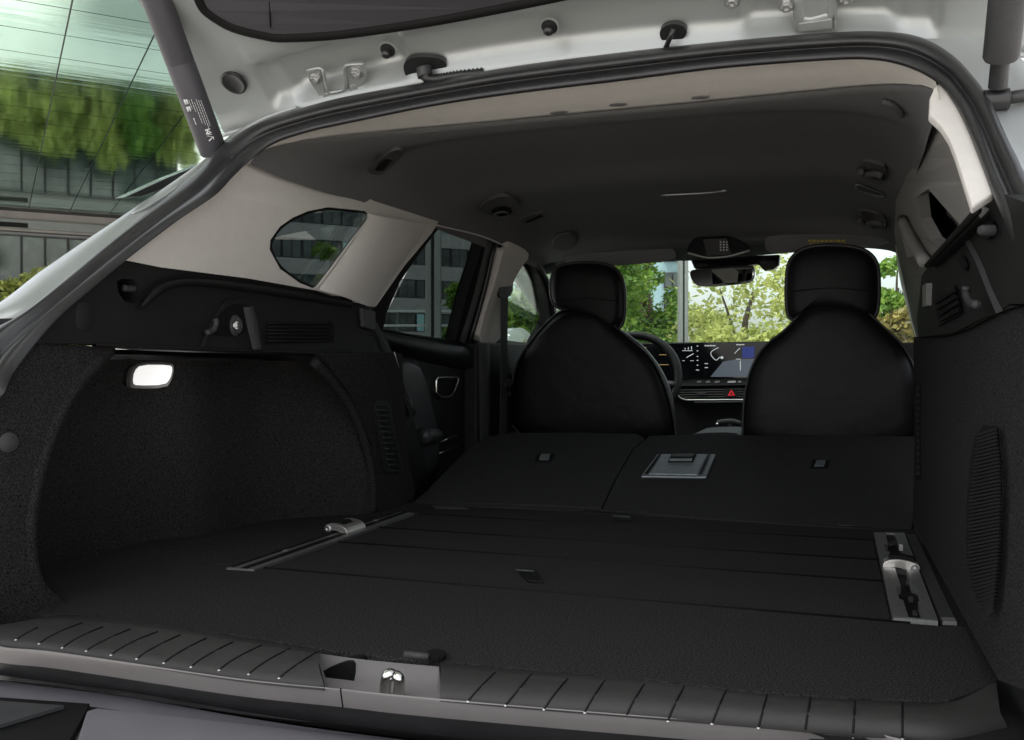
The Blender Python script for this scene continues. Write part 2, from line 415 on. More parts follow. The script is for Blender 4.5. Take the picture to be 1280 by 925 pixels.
# narrow blue office block beside the post in the windscreen
nb = empty('office_block', P_at(838, 60), 'narrow pale blue office block between the leafy tree and the grey post', 'building')
def along(px0, px1, D0, D1, z0, z1, name, m, parent, bevel=0):
    a = P_at(px0, D0); b = P_at(px1, D0); d = FW*(D1-D0)
    v = [q+e+UP*(zz-GZ) for q in (a, b) for e in (Vector(), d) for zz in (z0, z1)]
    return build(name, v, [(0, 1, 3, 2), (4, 6, 7, 5), (0, 4, 5, 1), (2, 3, 7, 6), (0, 2, 6, 4), (1, 5, 7, 3)], m, parent, bevel=bevel)
along(827, 852, 60, 72, GZ, 16, 'wall', 'bluepanel', nb)
for k in range(5):
    z0 = .33+(457-(341+33*(3-k)-33))/FPX*60
    f = along(830, 851, 59.8, 59.99, z0-1.0, z0+.0, 'window', 'winframe', nb)
    along(831.5, 840, 59.7, 59.79, z0-.93, z0-.07, 'pane', 'winglass', f); along(841.5, 850, 59.7, 59.79, z0-.93, z0-.07, 'pane', 'winglass', f)
sg = empty('street_sign', P_at(841, 30), 'small dark sign with a white ring standing left of the grey post', 'sign')
along(833, 848, 30, 30.06, .33+(457-418)/FPX*30, .33+(457-392)/FPX*30, 'sign_board', 'piano', sg, .01)
c = P_at(841, 29.97, .33+(457-404)/FPX*30)
tube('ring', [c+RT*math.cos(a)*.11+UP*math.sin(a)*.07 for a in [2*math.pi*k/20 for k in range(20)]], .022, 'white', sg, closed=True, seg=6)
along(838.5, 843, 30.01, 30.05, GZ, .33+(457-418.1)/FPX*30, 'pole', 'bluepanel', sg)

def post(px, wpx, D, label, h=9):
    e = empty('steel_column', P_at(px, D), label, 'column', 'steel columns between the car and the buildings')
    W = wpx/FPX*D
    along(px-wpx*.5, px-wpx*.12, D, D+.18, GZ, h, 'flange', 'steel', e, .004)
    along(px-wpx*.12, px+wpx*.1, D+.03, D+.15, GZ, h, 'web', 'winframe', e)
    along(px+wpx*.1, px+wpx*.5, D, D+.18, GZ, h, 'flange', 'steel', e, .004)
post(855, 11, 14, 'grey steel column standing just right of the narrow blue office block')
post(541, 19, 11, 'dark steel column standing outside the left rear door window')
rl = empty('railing', P_at(530, 16), 'white horizontal two bar railing outside the left rear door window', 'railing')
for y in (389, 407):
    z = .33+(457-y)/FPX*16
    tube('rail', [P_at(440, 16, z), P_at(600, 16, z)], .022, 'white', rl, seg=8)
for x in (445, 497, 549, 596): tube('post', [P_at(x, 16.03), P_at(x, 16.03, .33+(457-388)/FPX*16)], .025, 'steel', rl, seg=8)

def leaf_mesh(name, blobs, n, size, rng):
    v, F = [], []
    tot = sum(b[3]**2 for b in blobs)
    for (x, y, z, r) in blobs:
        for _ in range(int(n*r*r/tot)):
            d = Vector((rng.gauss(0, 1), rng.gauss(0, 1), rng.gauss(0, 1))).normalized()*r*(rng.random()**.4)*(1+.25*rng.random())
            c = Vector((x, y, z))+Vector((d.x, d.y, d.z*.85))
            u = Vector((rng.gauss(0, 1), rng.gauss(0, 1), rng.gauss(0, .6))).normalized(); t = u.cross(Vector((rng.gauss(0, 1), rng.gauss(0, 1), rng.gauss(0, 1)))).normalized()
            s = size*(.6+.8*rng.random()); k = len(v)
            v += [c-u*s, c+t*s*.45-u*s*.1, c+u*s, c-t*s*.45-u*s*.1]; F.append((k, k+1, k+2, k+3))
    return v, F
def tree(name, base, h, rad, label, cat, m='leaf', n=7000, size=.09, seed=1, trunk=True, nb=14, low=.25, group=None, stretch=(1, 1)):
    rng = random.Random(seed); e = empty(name, base, label, cat, group)
    blobs = []
    for _ in range(nb):
        a = rng.random()*6.283; q = rng.random()**.6; zz = low+(1-low)*rng.random()
        rr = rad*(1-.55*abs(zz-.55)/.5)
        blobs.append((math.cos(a)*q*rr*.8*stretch[0], math.sin(a)*q*rr*.8*stretch[1], zz*h*.92, rad*(.22+.24*rng.random())))
    v, F = leaf_mesh('crown', blobs, n, size, rng)
    ca, sa = math.cos(YAW), math.sin(YAW)
    v = [Vector((p.x*ca-p.y*sa, p.x*sa+p.y*ca, p.z))+Vector(base) for p in v]
    me = bpy.data.meshes.new('crown'); me.from_pydata([x-Vector(base) for x in v], [], F); me.materials.append(M[m])
    o = bpy.data.objects.new('crown', me); place(o, e, Vector(base))
    if trunk:
        b = Vector(base); top = b+Vector((.1*rad, 0, h*.75))
        tv = [b, b+UP*h*.3+Vector((.03*h, 0, 0)), b+UP*h*.55+Vector((0, .03*h, 0)), top]
        tr = catmull(tv, 4); tube('trunk', tr, lambda i: .035*h*(1-.8*i/len(tr)), 'bark', e, seg=8)
        for k, (x, y, z, r) in enumerate(blobs[:5] if m != 'leaf_lime' else blobs[:2]):
            ww = Vector((x*ca-y*sa, x*sa+y*ca, z))
            tube('limb', catmull([b+UP*h*(.3+.05*k)+Vector((.02*h, 0, 0)), b+ww*.6+UP*z*.2, b+ww], 3), lambda i: .012*h*(1-.12*i), 'bark', e, seg=6)
    return e
# trees ahead of the car, seen through the windscreen
tree('leafy_tree', P_at(745, 19), 4.8, 1.25, 'dense bright green tree left of the narrow blue office block', 'tree', n=12000, seed=2, nb=34, low=.1, size=.07)
tree('leafy_tree', P_at(806, 24), 5.6, 1.15, 'bright green bushy tree just beside the narrow blue office block', 'tree', n=10000, seed=12, nb=34, low=.1, size=.08)
tree('young_tree', P_at(930, 15), 3.0, 1.5, 'yellow green sparse tree behind the interior mirror', 'tree', m='leaf_lime', n=3300, seed=5, nb=26, size=.06, low=.12)
tree('young_tree', P_at(880, 20), 2.5, .8, 'low yellow green tree just right of the grey post', 'tree', m='leaf_lime', n=1500, seed=6, nb=12, size=.085, low=.3)
tree('young_tree', P_at(1010, 20), 3.7, 1.3, 'yellow green tree behind the right front headrest', 'tree', m='leaf_lime', n=2600, seed=7, nb=16, size=.085, low=.3)
tree('round_tree', P_at(1118, 24), 4.1, .85, 'small dense green tree at the right edge of the windscreen', 'tree', m='leaf', n=3500, seed=8, nb=12, size=.085, low=.5)
# hedges
for k, (px, D, h, r, mm, lb) in enumerate([(1125, 11, 1.75, .6, 'leaf_brown', 'brown leaved hedge low at the right edge of the windscreen'),
        (900, 13, 1.45, .8, 'leaf_lime', 'low yellow green shrub just above the dashboard beside the grey post'),
        (965, 13, 1.6, .8, 'leaf_lime', 'low yellow green shrub above the right end of the dashboard display')]):
    tree('shrub', P_at(px, D), h, r, lb, 'shrub', m=mm, n=2600, seed=20+k, nb=14, size=.06, low=.05, trunk=False)
# trees by the side windows
tree('slim_tree', P_at(412, 30), 5.3, .75, 'slim young tree seen through the left quarter window', 'tree', n=1800, seed=31, size=.10, nb=16, low=.35)
tree('round_tree', P_at(578, 26), 3.6, .7, 'small tree at the right edge of the left rear door window', 'tree', n=2600, seed=33, size=.09, nb=14, low=.15)
tree('leafy_tree', P_at(668, 16), 2.5, .95, 'bright green tree seen through the left front door window', 'tree', n=6000, seed=34, size=.065, nb=20, low=.1)
# planting below the mirrored soffit
pl = empty('planter', B(40, 0, GZ), 'long white concrete planter below the mirrored ceiling', 'planter')
slabbox('planter_wall', 38.9, 40.9, -9.5, 8, GZ, 1.1, 'white_conc', pl, .02)
for k in range(11):
    tree('garden_shrub', B(39.8, -8+k*1.45, 1.1), 2.75+.5*((k*7) % 3)/2, 1.15, 'tall %s shrub in the white planter, %s from the left' % (['green', 'yellow green'][(k*5) % 4 != 1], 'first second third fourth fifth sixth seventh eighth ninth tenth eleventh'.split()[k]), 'shrub',
         m=['leaf', 'leaf_lime'][(k*5) % 4 != 1], n=2600, seed=50+k, size=.20, nb=30, low=.0, trunk=False, group='shrubs in the white planter')

# unseen tree added behind the car's left side to block the sun
tree('added_shade_tree', Vector((-2.15, -.25, GZ)), 8.2, 2.5, 'large leafy tree added out of view at the rear left to shade the car', 'tree', n=9000, seed=77, size=.19, nb=34, low=.55)
# ------------------------------------------------------------------ the car
car = empty('car', (0, 2.2, GZ), 'silver station wagon with its tailgate open and rear seats folded flat', 'car')
def part(name, label=None):
    o = bpy.data.objects.new(name, None); place(o, car, WL['car']); o.empty_display_size = .1
    if label: o['label'] = label
    return o

# --- rear opening: weatherstrip loop and body flange
V = Vector
OUT = [(-20, 428), (0, 410), (40, 390), (81, 357), (134, 310), (188, 265), (230, 230), (257, 206), (279, 181), (319, 155), (370, 137), (430, 121), (540, 101), (640, 83), (780, 65),
       (900, 52), (1030, 41), (1100, 39), (1150, 46), (1190, 68), (1218, 97), (1238, 125), (1254, 160), (1270, 193), (1297, 240)]
INN = [(-5, 490), (12, 457), (60, 400), (105, 361), (160, 317), (215, 276), (262, 245), (285, 222), (303, 205), (336, 181), (380, 166), (430, 155), (540, 133), (640, 118), (780, 101),
       (900, 86), (1030, 76), (1090, 75), (1135, 84), (1172, 103), (1193, 128), (1210, 160), (1225, 195), (1241, 238), (1262, 285)]
o3 = [hit(p, RIM) for p in OUT]; i3 = [hit(p, RIM) for p in INN]
SO = lambda P: P.z+.012
o3 += [V((.665, .89, .34)), V((.672, .85, .20)), V((.665, .81, .08)), V((.63, .79, .005)), V((.56, .785, -.02))]
i3 += [V((.60, .93, .34)), V((.605, .88, .22)), V((.60, .865, .10)), V((.575, .865, .03)), V((.53, .86, .0))]
so_px = [(1100, 946), (960, 936), (800, 923), (640, 909), (500, 896), (428, 887), (300, 873), (150, 851), (60, 838), (0, 832)]
si_px = [(1100, 922), (960, 911), (800, 898), (640, 885), (500, 872), (428, 865), (300, 852), (150, 829), (60, 816), (0, 809)]
for a, b in zip(so_px, si_px):
    i3.append(hit(b, PZ(-.004))); q = hit(a, PZ(-.022)); o3.append(q)
o3 += [V((-.60, .785, -.01)), V((-.645, .79, .06)), V((-.655, .80, .16)), V((-.650, .82, .27))]
i3 += [V((-.565, .86, .01)), V((-.595, .85, .08)), V((-.602, .85, .18)), V((-.602, .868, .27))]
NB = len(OUT)
Oc = catmull(o3, 6, True); Ic = catmull(i3, 6, True)
N = len(Oc); ctr = V((0, 1.15, .35))
prof = [(0, .028), (.0, .002), (.06, -.010), (.18, -.017), (.32, -.018), (.44, -.012), (.50, -.002), (.54, .004), (.58, .003), (.63, -.001), (.72, -.004), (.86, -.004), (.96, .002), (1.0, .012)]
nrm = []
for k in range(N):
    z = (Oc[k].z+Ic[k].z)/2
    nrm.append(V((0, lerpt(z, [(-.01, .3), (.08, .9), (.6, .95)]), lerpt(z, [(-.01, -.95), (.08, -.3), (.35, -.2), (.6, .15), (.78, .30)]))))
profS = [(0, .020), (.10, .018), (.22, .012), (.31, .005), (.40, -.004), (.50, -.009), (.56, -.010), (.62, -.010), (.70, -.009), (.78, -.007), (.86, -.003), (.92, .0), (.97, .003), (1.0, .010)]
def sillw(k): return max(0., min(1., (.06-(Oc[k].z+Ic[k].z)/2)/.05))
rows = [[Oc[k].lerp(Ic[k], t*(1-sillw(k))+t2*sillw(k))+nrm[k]*(d*(1-sillw(k))+d2*sillw(k)) for k in range(N)] for (t, d), (t2, d2) in zip(prof, profS)]
seal = grid('weatherstrip', rows, 'rubber', car, closed=True)
ks = [k for k in range(N) if sillw(k) >= 1 and (Oc[k].x+Ic[k].x)/2 < .50]
brow_ = [[Oc[k].lerp(Ic[k], t2)+nrm[k]*(d2-.0012) for k in ks] for (t2, d2) in profS[3:-1]]
bead = grid('sill_bead', brow_, 'bead', car)
# joint of the bead
k0 = min(ks, key=lambda k: (Oc[k]-hit((430, 886), PZ(-.022))).length)
tube('bead_joint', [Oc[k0].lerp(Ic[k0], t2)+nrm[k0]*(d2-.0016) for (t2, d2) in profS[3:-1]], .0009, 'black', bead, seg=5)
# --- silver body round the opening
def shell_side(sgn, name):
    """outer rear-quarter: gutter, ridge, body side"""
    idx = range(0, (NB-1)*6+1) if True else None
    P = [Oc[k] for k in idx if (Oc[k].x < -.47 if sgn < 0 else Oc[k].x > .47)]
    P = [p for p in P]
    if sgn < 0: P = [V((-.650, .82, .27))]+P
    else: P = P+[V((.665, .89, .34)), V((.672, .85, .20))]
    def o(dx, dy, dz): return [V((p.x+sgn*dx, p.y+dy, p.z+dz)) for p in P]
    return P, o
P, o = shell_side(-1, '')
body = part('body_shell')
def tap(p): return min(1, max(0, (.70-p.z)/.25))
rowsL = [o(0, .02, 0), [V((p.x-.010, p.y+.030, p.z+.004)) for p in P], [V((p.x-.03*tap(p)-.012, p.y+.036, p.z+.008)) for p in P],
         [V((p.x-.036*tap(p)-.014, p.y+.026, p.z+.012)) for p in P], [V((p.x-.062*tap(p)-.02, p.y+.026, p.z+.016)) for p in P],
         [V((p.x-.07*tap(p)-.022, p.y+.036, p.z+.018)) for p in P], [V((p.x-.095*tap(p)-.026, p.y+.05, p.z+.02)) for p in P],
         [V((p.x-.115*tap(p)-.03, p.y+.10, p.z+.012)) for p in P], [V((p.x-.15*tap(p)-.03, p.y+.16, p.z-.0)) for p in P]]
grid('rear_quarter_panel', rowsL, 'silver', body, sub=1)
def cast0(px, o_, lift):
    from mathutils.bvhtree import BVHTree
    v_ = [WL[o_.name]+q.co for q in o_.data.vertices]; t_ = BVHTree.FromPolygons(v_, [tuple(f.vertices) for f in o_.data.polygons])
    r_ = t_.ray_cast(CAM, ray(*px).normalized())
    if r_[0] is None: return None
    n_ = r_[1] if r_[1].dot(CAM-r_[0]) > 0 else -r_[1]
    return r_[0]+n_*lift
QP = [o_ for o_ in bpy.data.objects if o_.name == 'rear_quarter_panel'][0]
for line in ([(-20, 361), (0, 352), (30, 340), (60, 324), (100, 301), (135, 279), (158, 264), (163, 256)], [(-20, 338), (0, 328), (40, 308), (80, 288), (120, 268), (150, 254)], [(165, 268), (185, 258), (205, 246), (222, 234)]):
    c_ = [cast0(q, QP, .0008) for q in line]; c_ = [q for q in c_ if q is not None]
    if len(c_) > 2: tube('body_crease', catmull(c_, 5), .0022, 'silver', body, seg=8)
P, o = shell_side(1, '')
rowsR = [o(0, .02, 0), o(.01, .03, .004), o(.045, .036, .01), o(.05, .03, .012), o(.08, .04, .012), o(.10, .09, .01), o(.105, .5, -.02)]
grid('rear_quarter_panel', rowsR, 'silver', body, sub=1)
# roof, sides and bonnet
def roofz(x, y): return ceil_z(x*.9, y)+.05
rows = []
for y in (1.44, 1.6, 2.0, 2.5, 3.0, 3.3): rows.append([V((x*(.60 if y < 2 else .64), y, ceil_z(abs(x)*.53, max(y, 1.5))+.045+.0*y)) for x in [-1+2*i/16 for i in range(17)]])
grid('roof', rows, 'silver', body)
for s in (-1, 1):
    prof_s = [(.90, .33), (.93, .28), (.945, .1), (.93, -.2), (.90, -.42), (.80, -.46)]
    rows = [[V((s*x*(1 if y > 1.4 else .82+.18*(y-.8)/.6), y, z)) for y in (.82, 1.0, 1.4, 2.0, 3.0, 4.0, 4.9)] for x, z in prof_s]
    b = grid('body_side', rows, 'silver', body)
grid('bonnet', [[V((x, y, lerpt(y, [(4.2, .37), (4.9, .27), (5.2, .10)])-.06*x*x)) for x in (-.88, -.5, 0, .5, .88)] for y in (4.2, 4.5, 4.9, 5.1, 5.25)], 'silver', body)
grid('underfloor', [[V((x, y, -.42)) for x in (-.9, .9)] for y in (.8, 5.0)], 'black', body)
# body ledge below the side glass (closes the gap between shell and cabin)
for s in (-1, 1):
    grid('belt_ledge', [[V((s*x, y, z)) for y in (1.25, 2.0, 3.0, 4.1)] for x, z in ((.70, .34), (.80, .35), (.905, .33))], 'silver', body)

# black spoiler end seen outside the left strut
slab('spoiler_end', [(155, 247), (205, 224), (252, 205), (258, 210), (246, 219), (215, 232), (176, 246)], PX(-.66), .02, 'piano', body, bevel=.002)

# --- headliner
NS = 40
rows = []
def ystart(x, z): return lerpt(z, RIMT)
for k in range(NS+1):
    th = math.pi*k/NS
    def pt(y):
        a = ceil_a(y); u = -math.cos(th); u = math.copysign(abs(u)**(2/3.4), u)*a*.9995
        return V((u, y, ceil_z(u, y)))
    y0 = 1.3
    for _ in range(12): y0 = lerpt(pt(y0).z, RIMT)
    y0 += .006
    ys = [y0+(3.17-y0)*(i/46)**1.25 for i in range(47)]
    rows.append([pt(y) for y in ys])
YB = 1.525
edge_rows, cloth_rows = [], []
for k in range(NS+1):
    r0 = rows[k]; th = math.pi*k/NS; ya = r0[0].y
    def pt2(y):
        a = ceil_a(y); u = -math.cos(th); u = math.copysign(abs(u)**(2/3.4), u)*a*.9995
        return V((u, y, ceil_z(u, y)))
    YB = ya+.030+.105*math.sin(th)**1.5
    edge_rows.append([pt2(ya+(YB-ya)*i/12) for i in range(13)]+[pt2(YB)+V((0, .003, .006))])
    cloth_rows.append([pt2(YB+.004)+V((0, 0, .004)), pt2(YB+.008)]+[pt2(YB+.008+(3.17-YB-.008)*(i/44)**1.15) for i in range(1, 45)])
lab(grid('headliner_lit_edge', edge_rows, 'trim_light', car), 'rolled rear edge of the headliner, coloured pale where daylight falls')  # edge paler, cloth darker: the falloff of daylight is put into the colours
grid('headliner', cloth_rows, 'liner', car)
# --- left upper trim, quarter window, C pillar
QW = [(337, 312), (338, 300), (350, 283), (366, 272), (385, 264), (410, 259), (440, 262), (458, 264), (462, 268), (460, 276), (440, 302), (415, 336), (398, 358), (393, 361), (375, 354), (350, 336)]
dp = slab('rear_pillar_trim', [(150, 324), (190, 291), (226, 268), (260, 241), (292, 194), (335, 190), (365, 208), (400, 222), (430, 236), (470, 252), (520, 268), (548, 277), (540, 291), (505, 333), (470, 383), (455, 383), (440, 378), (395, 363), (310, 348), (200, 334)],
     UL, .005, 'trim_light', car, holes=[QW], dense=30)
qw = part('quarter_window')
slab('pane', [(x+(x-400)*.12, y+(y-310)*.12) for x, y in QW], off(UL, -.028), .003, 'tint', qw)
# dark reveal ring round the quarter glass
tube('window_seal', catmull([hit(p, off(UL, -.012)) for p in QW], 2, True), .006, 'black', qw, closed=True, seg=6)
# raised bulge on the C pillar: lighter ridge
def strip(name, px_rows, offs, f, m, parent, n=5):
    rows = []
    for pr, d in zip(px_rows, offs): rows.append(catmull([hit(p, off(f, d)) for p in pr], n))
    return grid(name, rows, m, parent)
strip('pillar_ridge', [[(463, 268), (445, 297), (420, 332), (398, 362)], [(474, 270), (458, 300), (434, 335), (412, 366)], [(490, 273), (478, 303), (455, 340), (432, 372)], [(512, 276), (507, 300), (480, 340), (452, 380)], [(535, 280), (524, 300), (495, 340), (468, 384)]],
      [.003, .016, .018, .016, .002], UL, 'trim_light', dp)
strip('headliner_seam', [[(475, 265), (510, 272), (548, 281), (610, 297), (660, 322)], [(475, 267), (510, 274), (548, 283), (610, 299), (660, 324)]], [.004, .004], UL, 'trim_light', dp)

# --- left rear door
door = part('rear_door')
DF = off(UL, -.02)
RW = [(479, 411), (483, 392), (500, 352), (520, 323), (545, 290), (552, 283), (575, 287), (600, 297), (604, 302), (596, 330), (584, 366), (569, 427), (525, 421)]
slab('door_frame', [(465, 415), (462, 390), (500, 328), (530, 288), (548, 276), (580, 280), (630, 296), (642, 306), (628, 345), (614, 385), (602, 436), (565, 432), (520, 424)], DF, .035, 'black', door, holes=[RW])
for a, b, d, m in [((611, 300), (577, 428), .004, 'plastic_grey'), ((618, 303), (586, 430), .006, 'rubber'), ((625, 305), (594, 432), .006, 'rubber')]:
    tube('frame_seal', catmull([hit(a, off(DF, d)), hit(((a[0]+b[0])/2+3, (a[1]+b[1])/2-4), off(DF, d)), hit(b, off(DF, d))], 4), .009 if m == 'rubber' else .012, m, door, seg=8)
slab('pane', [(470, 420), (545, 270), (620, 290), (575, 440)], off(UL, -.05), .003, 'tint', door)
DP = PX(-.655)
slab('door_panel', [(440, 395), (475, 412), (520, 421), (570, 430), (590, 436), (604, 450), (604, 570), (540, 640), (440, 640)], DP, .05, 'leather', door)
strip('window_ledge', [[(478, 412), (520, 420), (565, 428), (586, 432)], [(478, 416), (520, 424), (566, 433), (590, 437)], [(482, 430), (520, 440), (566, 452), (592, 458)], [(484, 436), (520, 450), (566, 460), (590, 465)]], [.0, .03, .03, .0], DP, 'leather', door)
hb = slab('handle_bezel', [(544, 472), (572, 471), (574, 476), (566, 494), (560, 497), (548, 496), (544, 490)], DP, .004, 'black', door, up=.003, rnd=1)
tube('door_handle', catmull([hit(p, off(DP, .010)) for p in [(545, 490), (545, 474), (549, 472), (570, 472), (572, 475), (565, 492), (560, 496), (551, 496), (546, 492)]], 3, True), .0055, 'bright', door, closed=True, seg=8, flat=(1, .6))
ps = hit((538, 545), off(DP, .03))
tube('armrest', catmull([hit((528, 545), off(DP, .05)), hit((540, 545), off(DP, .05)), hit((548, 545), off(DP, .04))], 3), lambda i: .022 if i < 5 else .016, 'leather_soft', door, seg=12)
tube('pull_trim', [hit((548, 553), off(DP, .02)), hit((571, 544), off(DP, .02))], .0035, 'bright', door, seg=6)
tube('pull_trim', [hit((535, 572), off(DP, .02)), hit((571, 558), off(DP, .02))], .0035, 'bright', door, seg=6)
# --- B pillar
bp = part('centre_pillar')
BPS = off(UL, -.0)
slab('upper_trim', [(632, 300), (655, 310), (664, 320), (650, 337), (637, 365), (630, 400), (624, 432), (596, 430), (606, 390), (620, 350)], off(UL, .006), .05, 'trim_light', bp, rnd=1, bevel=.004)
slab('lower_trim', [(596, 428), (660, 430), (660, 580), (596, 580)], PX(-.615), .08, 'plastic', bp, bevel=.006)
strip('pillar_edge', [[(598, 430), (599, 500), (600, 570)], [(606, 430), (608, 500), (608, 570)], [(612, 431), (613, 500), (613, 570)]], [.001, .012, .001], PX(-.615), 'plastic_grey', bp)
# belt guide, webbing, tongue
sb = part('seat_belt')
BX = PX(-.585)
a = hit((637, 362), BX)
slab('belt_guide', [(628, 350), (640, 346), (642, 352), (641, 368), (632, 374), (623, 371), (624, 358)], BX, .02, 'plastic', sb, rnd=1, bevel=.003)
slab('webbing', [(624, 372), (633, 372), (632, 440), (631, 560), (623, 560), (624, 440)], BX, .002, 'belt', sb, up=.006)
slab('belt_tongue', [(621, 474), (633, 472), (637, 480), (630, 485), (623, 482)], BX, .006, 'plastic_grey', sb, up=.015, rnd=1)
tube('tongue_blade', catmull([hit(p, off(BX, .014)) for p in [(628, 484), (634, 482), (638, 491), (635, 494)]], 3, True), .0022, 'bright', sb, closed=True, seg=6)
# --- left front door: window, panel and outside mirror
fd = part('front_door')
FX = off(UL, -.03)
FWN = [(640, 350), (648, 332), (658, 322), (666, 330), (676, 350), (682, 372), (684, 400), (672, 420), (655, 455), (632, 450), (632, 390)]
slab('door_frame', [(620, 365), (640, 310), (660, 312), (676, 330), (690, 356), (697, 400), (696, 470), (622, 470)], FX, .03, 'black', fd, holes=[FWN], hrnd=1)
slab('pane', [(615, 330), (700, 300), (710, 480), (615, 480)], off(UL, -.055), .003, 'clear', fd)
tube('frame_seal', catmull([hit(p, off(FX, .006)) for p in [(662, 318), (676, 336), (687, 362), (692, 395)]], 5), .010, 'plastic_grey', fd, seg=8)
slab('door_panel', [(618, 452), (700, 452), (700, 600), (618, 600)], PX(-.66), .05, 'plastic_grey', fd)
slab('panel_top', [(630, 425), (652, 428), (700, 428), (700, 455), (630, 455)], PX(-.67), .04, 'plastic_grey', fd)
tube('panel_edge', catmull([hit(p, PX(-.62)) for p in [(624, 452), (619, 470), (618, 500), (621, 525), (626, 540)]], 4), .0045, 'bright', fd, seg=6)
mr_ = part('wing_mirror')
MX = PX(-.97)
slab('mirror_housing', [(632, 415), (648, 409), (658, 412), (668, 424), (664, 438), (655, 458), (636, 462), (630, 440)], MX, .10, 'chrome', mr_, rnd=2, bevel=.01)
slab('mirror_face', [(633, 420), (646, 413), (655, 418), (658, 430), (652, 450), (636, 454)], off(MX, .004), .004, 'mirror', mr_, rnd=1)

# --- windscreen
ws = part('windscreen')
slab('pane', [(640, 250), (1170, 250), (1175, 435), (640, 440)], WS, .004, 'clear', ws)
slab('header_trim', [(640, 240), (1180, 215), (1180, 290), (1125, 300), (1117, 306), (1000, 311), (990, 316), (860, 326), (845, 326), (760, 333), (700, 340), (640, 350)], off(WS, .012), .02, 'liner', ws, dense=40)
for s, nm in ((-1, 'a_pillar_trim'), (1, 'a_pillar_trim')):
    tube('front_pillar_trim', catmull([V((s*(.615 if s > 0 else .66), 3.05, .70)), V((s*(.66 if s > 0 else .72), 3.5, .61)), V((s*.755, 4.1, .43)), V((s*.79, 4.3, .34))], 6), lambda i: .034, 'trim_light' if s > 0 else 'plastic', ws, seg=10, flat=(1, 1.3))
# pieces outside the right pillar keep daylight out
# --- right upper wall (mirror image of the left one), with its windows
RQ = [(1146, 246), (1160, 236), (1198, 279), (1203, 290), (1180, 314), (1163, 300), (1150, 275)]
ru = slab('rear_pillar_trim', [(1238, 262), (1224, 258), (1214, 228), (1203, 198), (1191, 172), (1178, 155), (1166, 144), (1162, 128), (1146, 170), (1130, 225), (1120, 250), (1118, 290), (1122, 318), (1140, 400), (1150, 440), (1170, 440), (1230, 300)],
     UR, .02, 'trim_shaded', car, holes=[RQ, [(1126, 290), (1132, 286), (1146, 318), (1150, 332), (1145, 345), (1134, 322)]], dense=25)
rq = part('quarter_window', 'black tinted right quarter window')
slab('pane', [(1135, 250), (1165, 225), (1212, 282), (1175, 330), (1120, 290)], off(UR, -.0) if False else (lambda P: UR(P)-.03), .003, 'tint', rq)
slab('outer_shade', [(1120, 240), (1170, 215), (1225, 285), (1175, 350), (1110, 300)], (lambda P: UR(P)-.045), .004, 'black', rq)
slab('d_pillar_cap', [(1176, 101), (1190, 118), (1203, 140), (1214, 165), (1227, 200), (1243, 240), (1215, 258), (1206, 230), (1195, 195), (1186, 172), (1175, 155), (1161, 142), (1162, 122), (1168, 108)], off(RIM, .012), .012, 'trim_light', ru, bevel=.003, dense=14).name = 'pillar_cover'
tube('pillar_post', catmull([hit(p, off(UR, -.012)) for p in [(1128, 275), (1140, 300), (1156, 328)]], 4), .012, 'trim_shaded', ru, seg=8)

# --- ceiling fittings
def cfit(name, pts, thick, m, up, **k): return slab(name, pts, CEIL, thick, m, k.pop('parent', car), up=up, **k)
def ctube(name, pts, r, m, d, parent, closed=False, **k):
    Q = []
    for p in pts:
        h = hit(p, CEIL); Q.append(h+grad(CEIL, h)*d)
    return tube(name, catmull(Q, 3, closed), r, m, parent, closed=closed, **k)
cg = part('coat_hook_cover')
cfit('cover', [(458, 213), (463, 204), (485, 187), (497, 183), (505, 185), (500, 193), (480, 214), (470, 216)], .01, 'fitting', .006, parent=cg, rnd=1, bevel=.002)
cfit('cover_inset', [(468, 209), (485, 191), (494, 189), (478, 209)], .004, 'black', .008, parent=cg)
dl = part('belt_outlet')
cfit('bezel', [(598, 256), (606, 247), (622, 240), (636, 240), (650, 250), (646, 259), (628, 268), (612, 264)], .01, 'fitting', .012, parent=dl, rnd=2, bevel=.004)
cfit('recess', [(612, 258), (618, 253), (630, 251), (641, 256), (634, 264), (622, 266)], .004, 'black', .0145, parent=dl, rnd=1)
ctube('belt_loop', [(617, 260), (623, 257), (631, 257), (634, 261), (626, 264)], .003, 'fitting', .018, dl, True, seg=6)
sl = part('grab_rail')
cfit('rail_cover', [(649, 276), (652, 271), (675, 263), (684, 265), (681, 270), (658, 279)], .008, 'fitting', .005, parent=sl, rnd=1, bevel=.002)
cfit('rail_slot', [(656, 275), (676, 266), (679, 268), (660, 276)], .002, 'black', .0065, parent=sl)
gh = part('grab_handle', 'left grab handle')
cfit('handle_base', [(688, 300), (695, 290), (712, 288), (721, 292), (719, 303), (706, 310), (692, 308)], .01, 'fitting', .012, parent=gh, rnd=1, bevel=.004)
for (x, y) in ((1092, 210), (1090, 273)):
    g = part('grab_handle', 'right %s grab handle' % ('rear' if y < 250 else 'front'))
    cfit('handle_base', [(x-18, y-8), (x-12, y-14), (x+6, y-10), (x+18, y-5), (x+18, y+10), (x+12, y+15), (x-2, y+12), (x-14, y+4)], .01, 'fitting', .008, parent=g, rnd=1, bevel=.003)
    cfit('handle_recess', [(x-6, y-1), (x+16, y+3), (x+16, y+10), (x+2, y+9)], .002, 'black', .0095, parent=g)
    ctube('handle_bar', [(x-14, y-8), (x-8, y-3), (x+6, y-4), (x+17, y-1)], .008, 'fitting', .020, g, seg=10)
s2 = part('ceiling_slot', 'thin slotted cover on the right of the ceiling')
ctube('slot_ring', [(1071, 229), (1078, 230), (1102, 239), (1105, 243), (1098, 243), (1074, 235)], .0028, 'alu', .004, s2, True, seg=6)
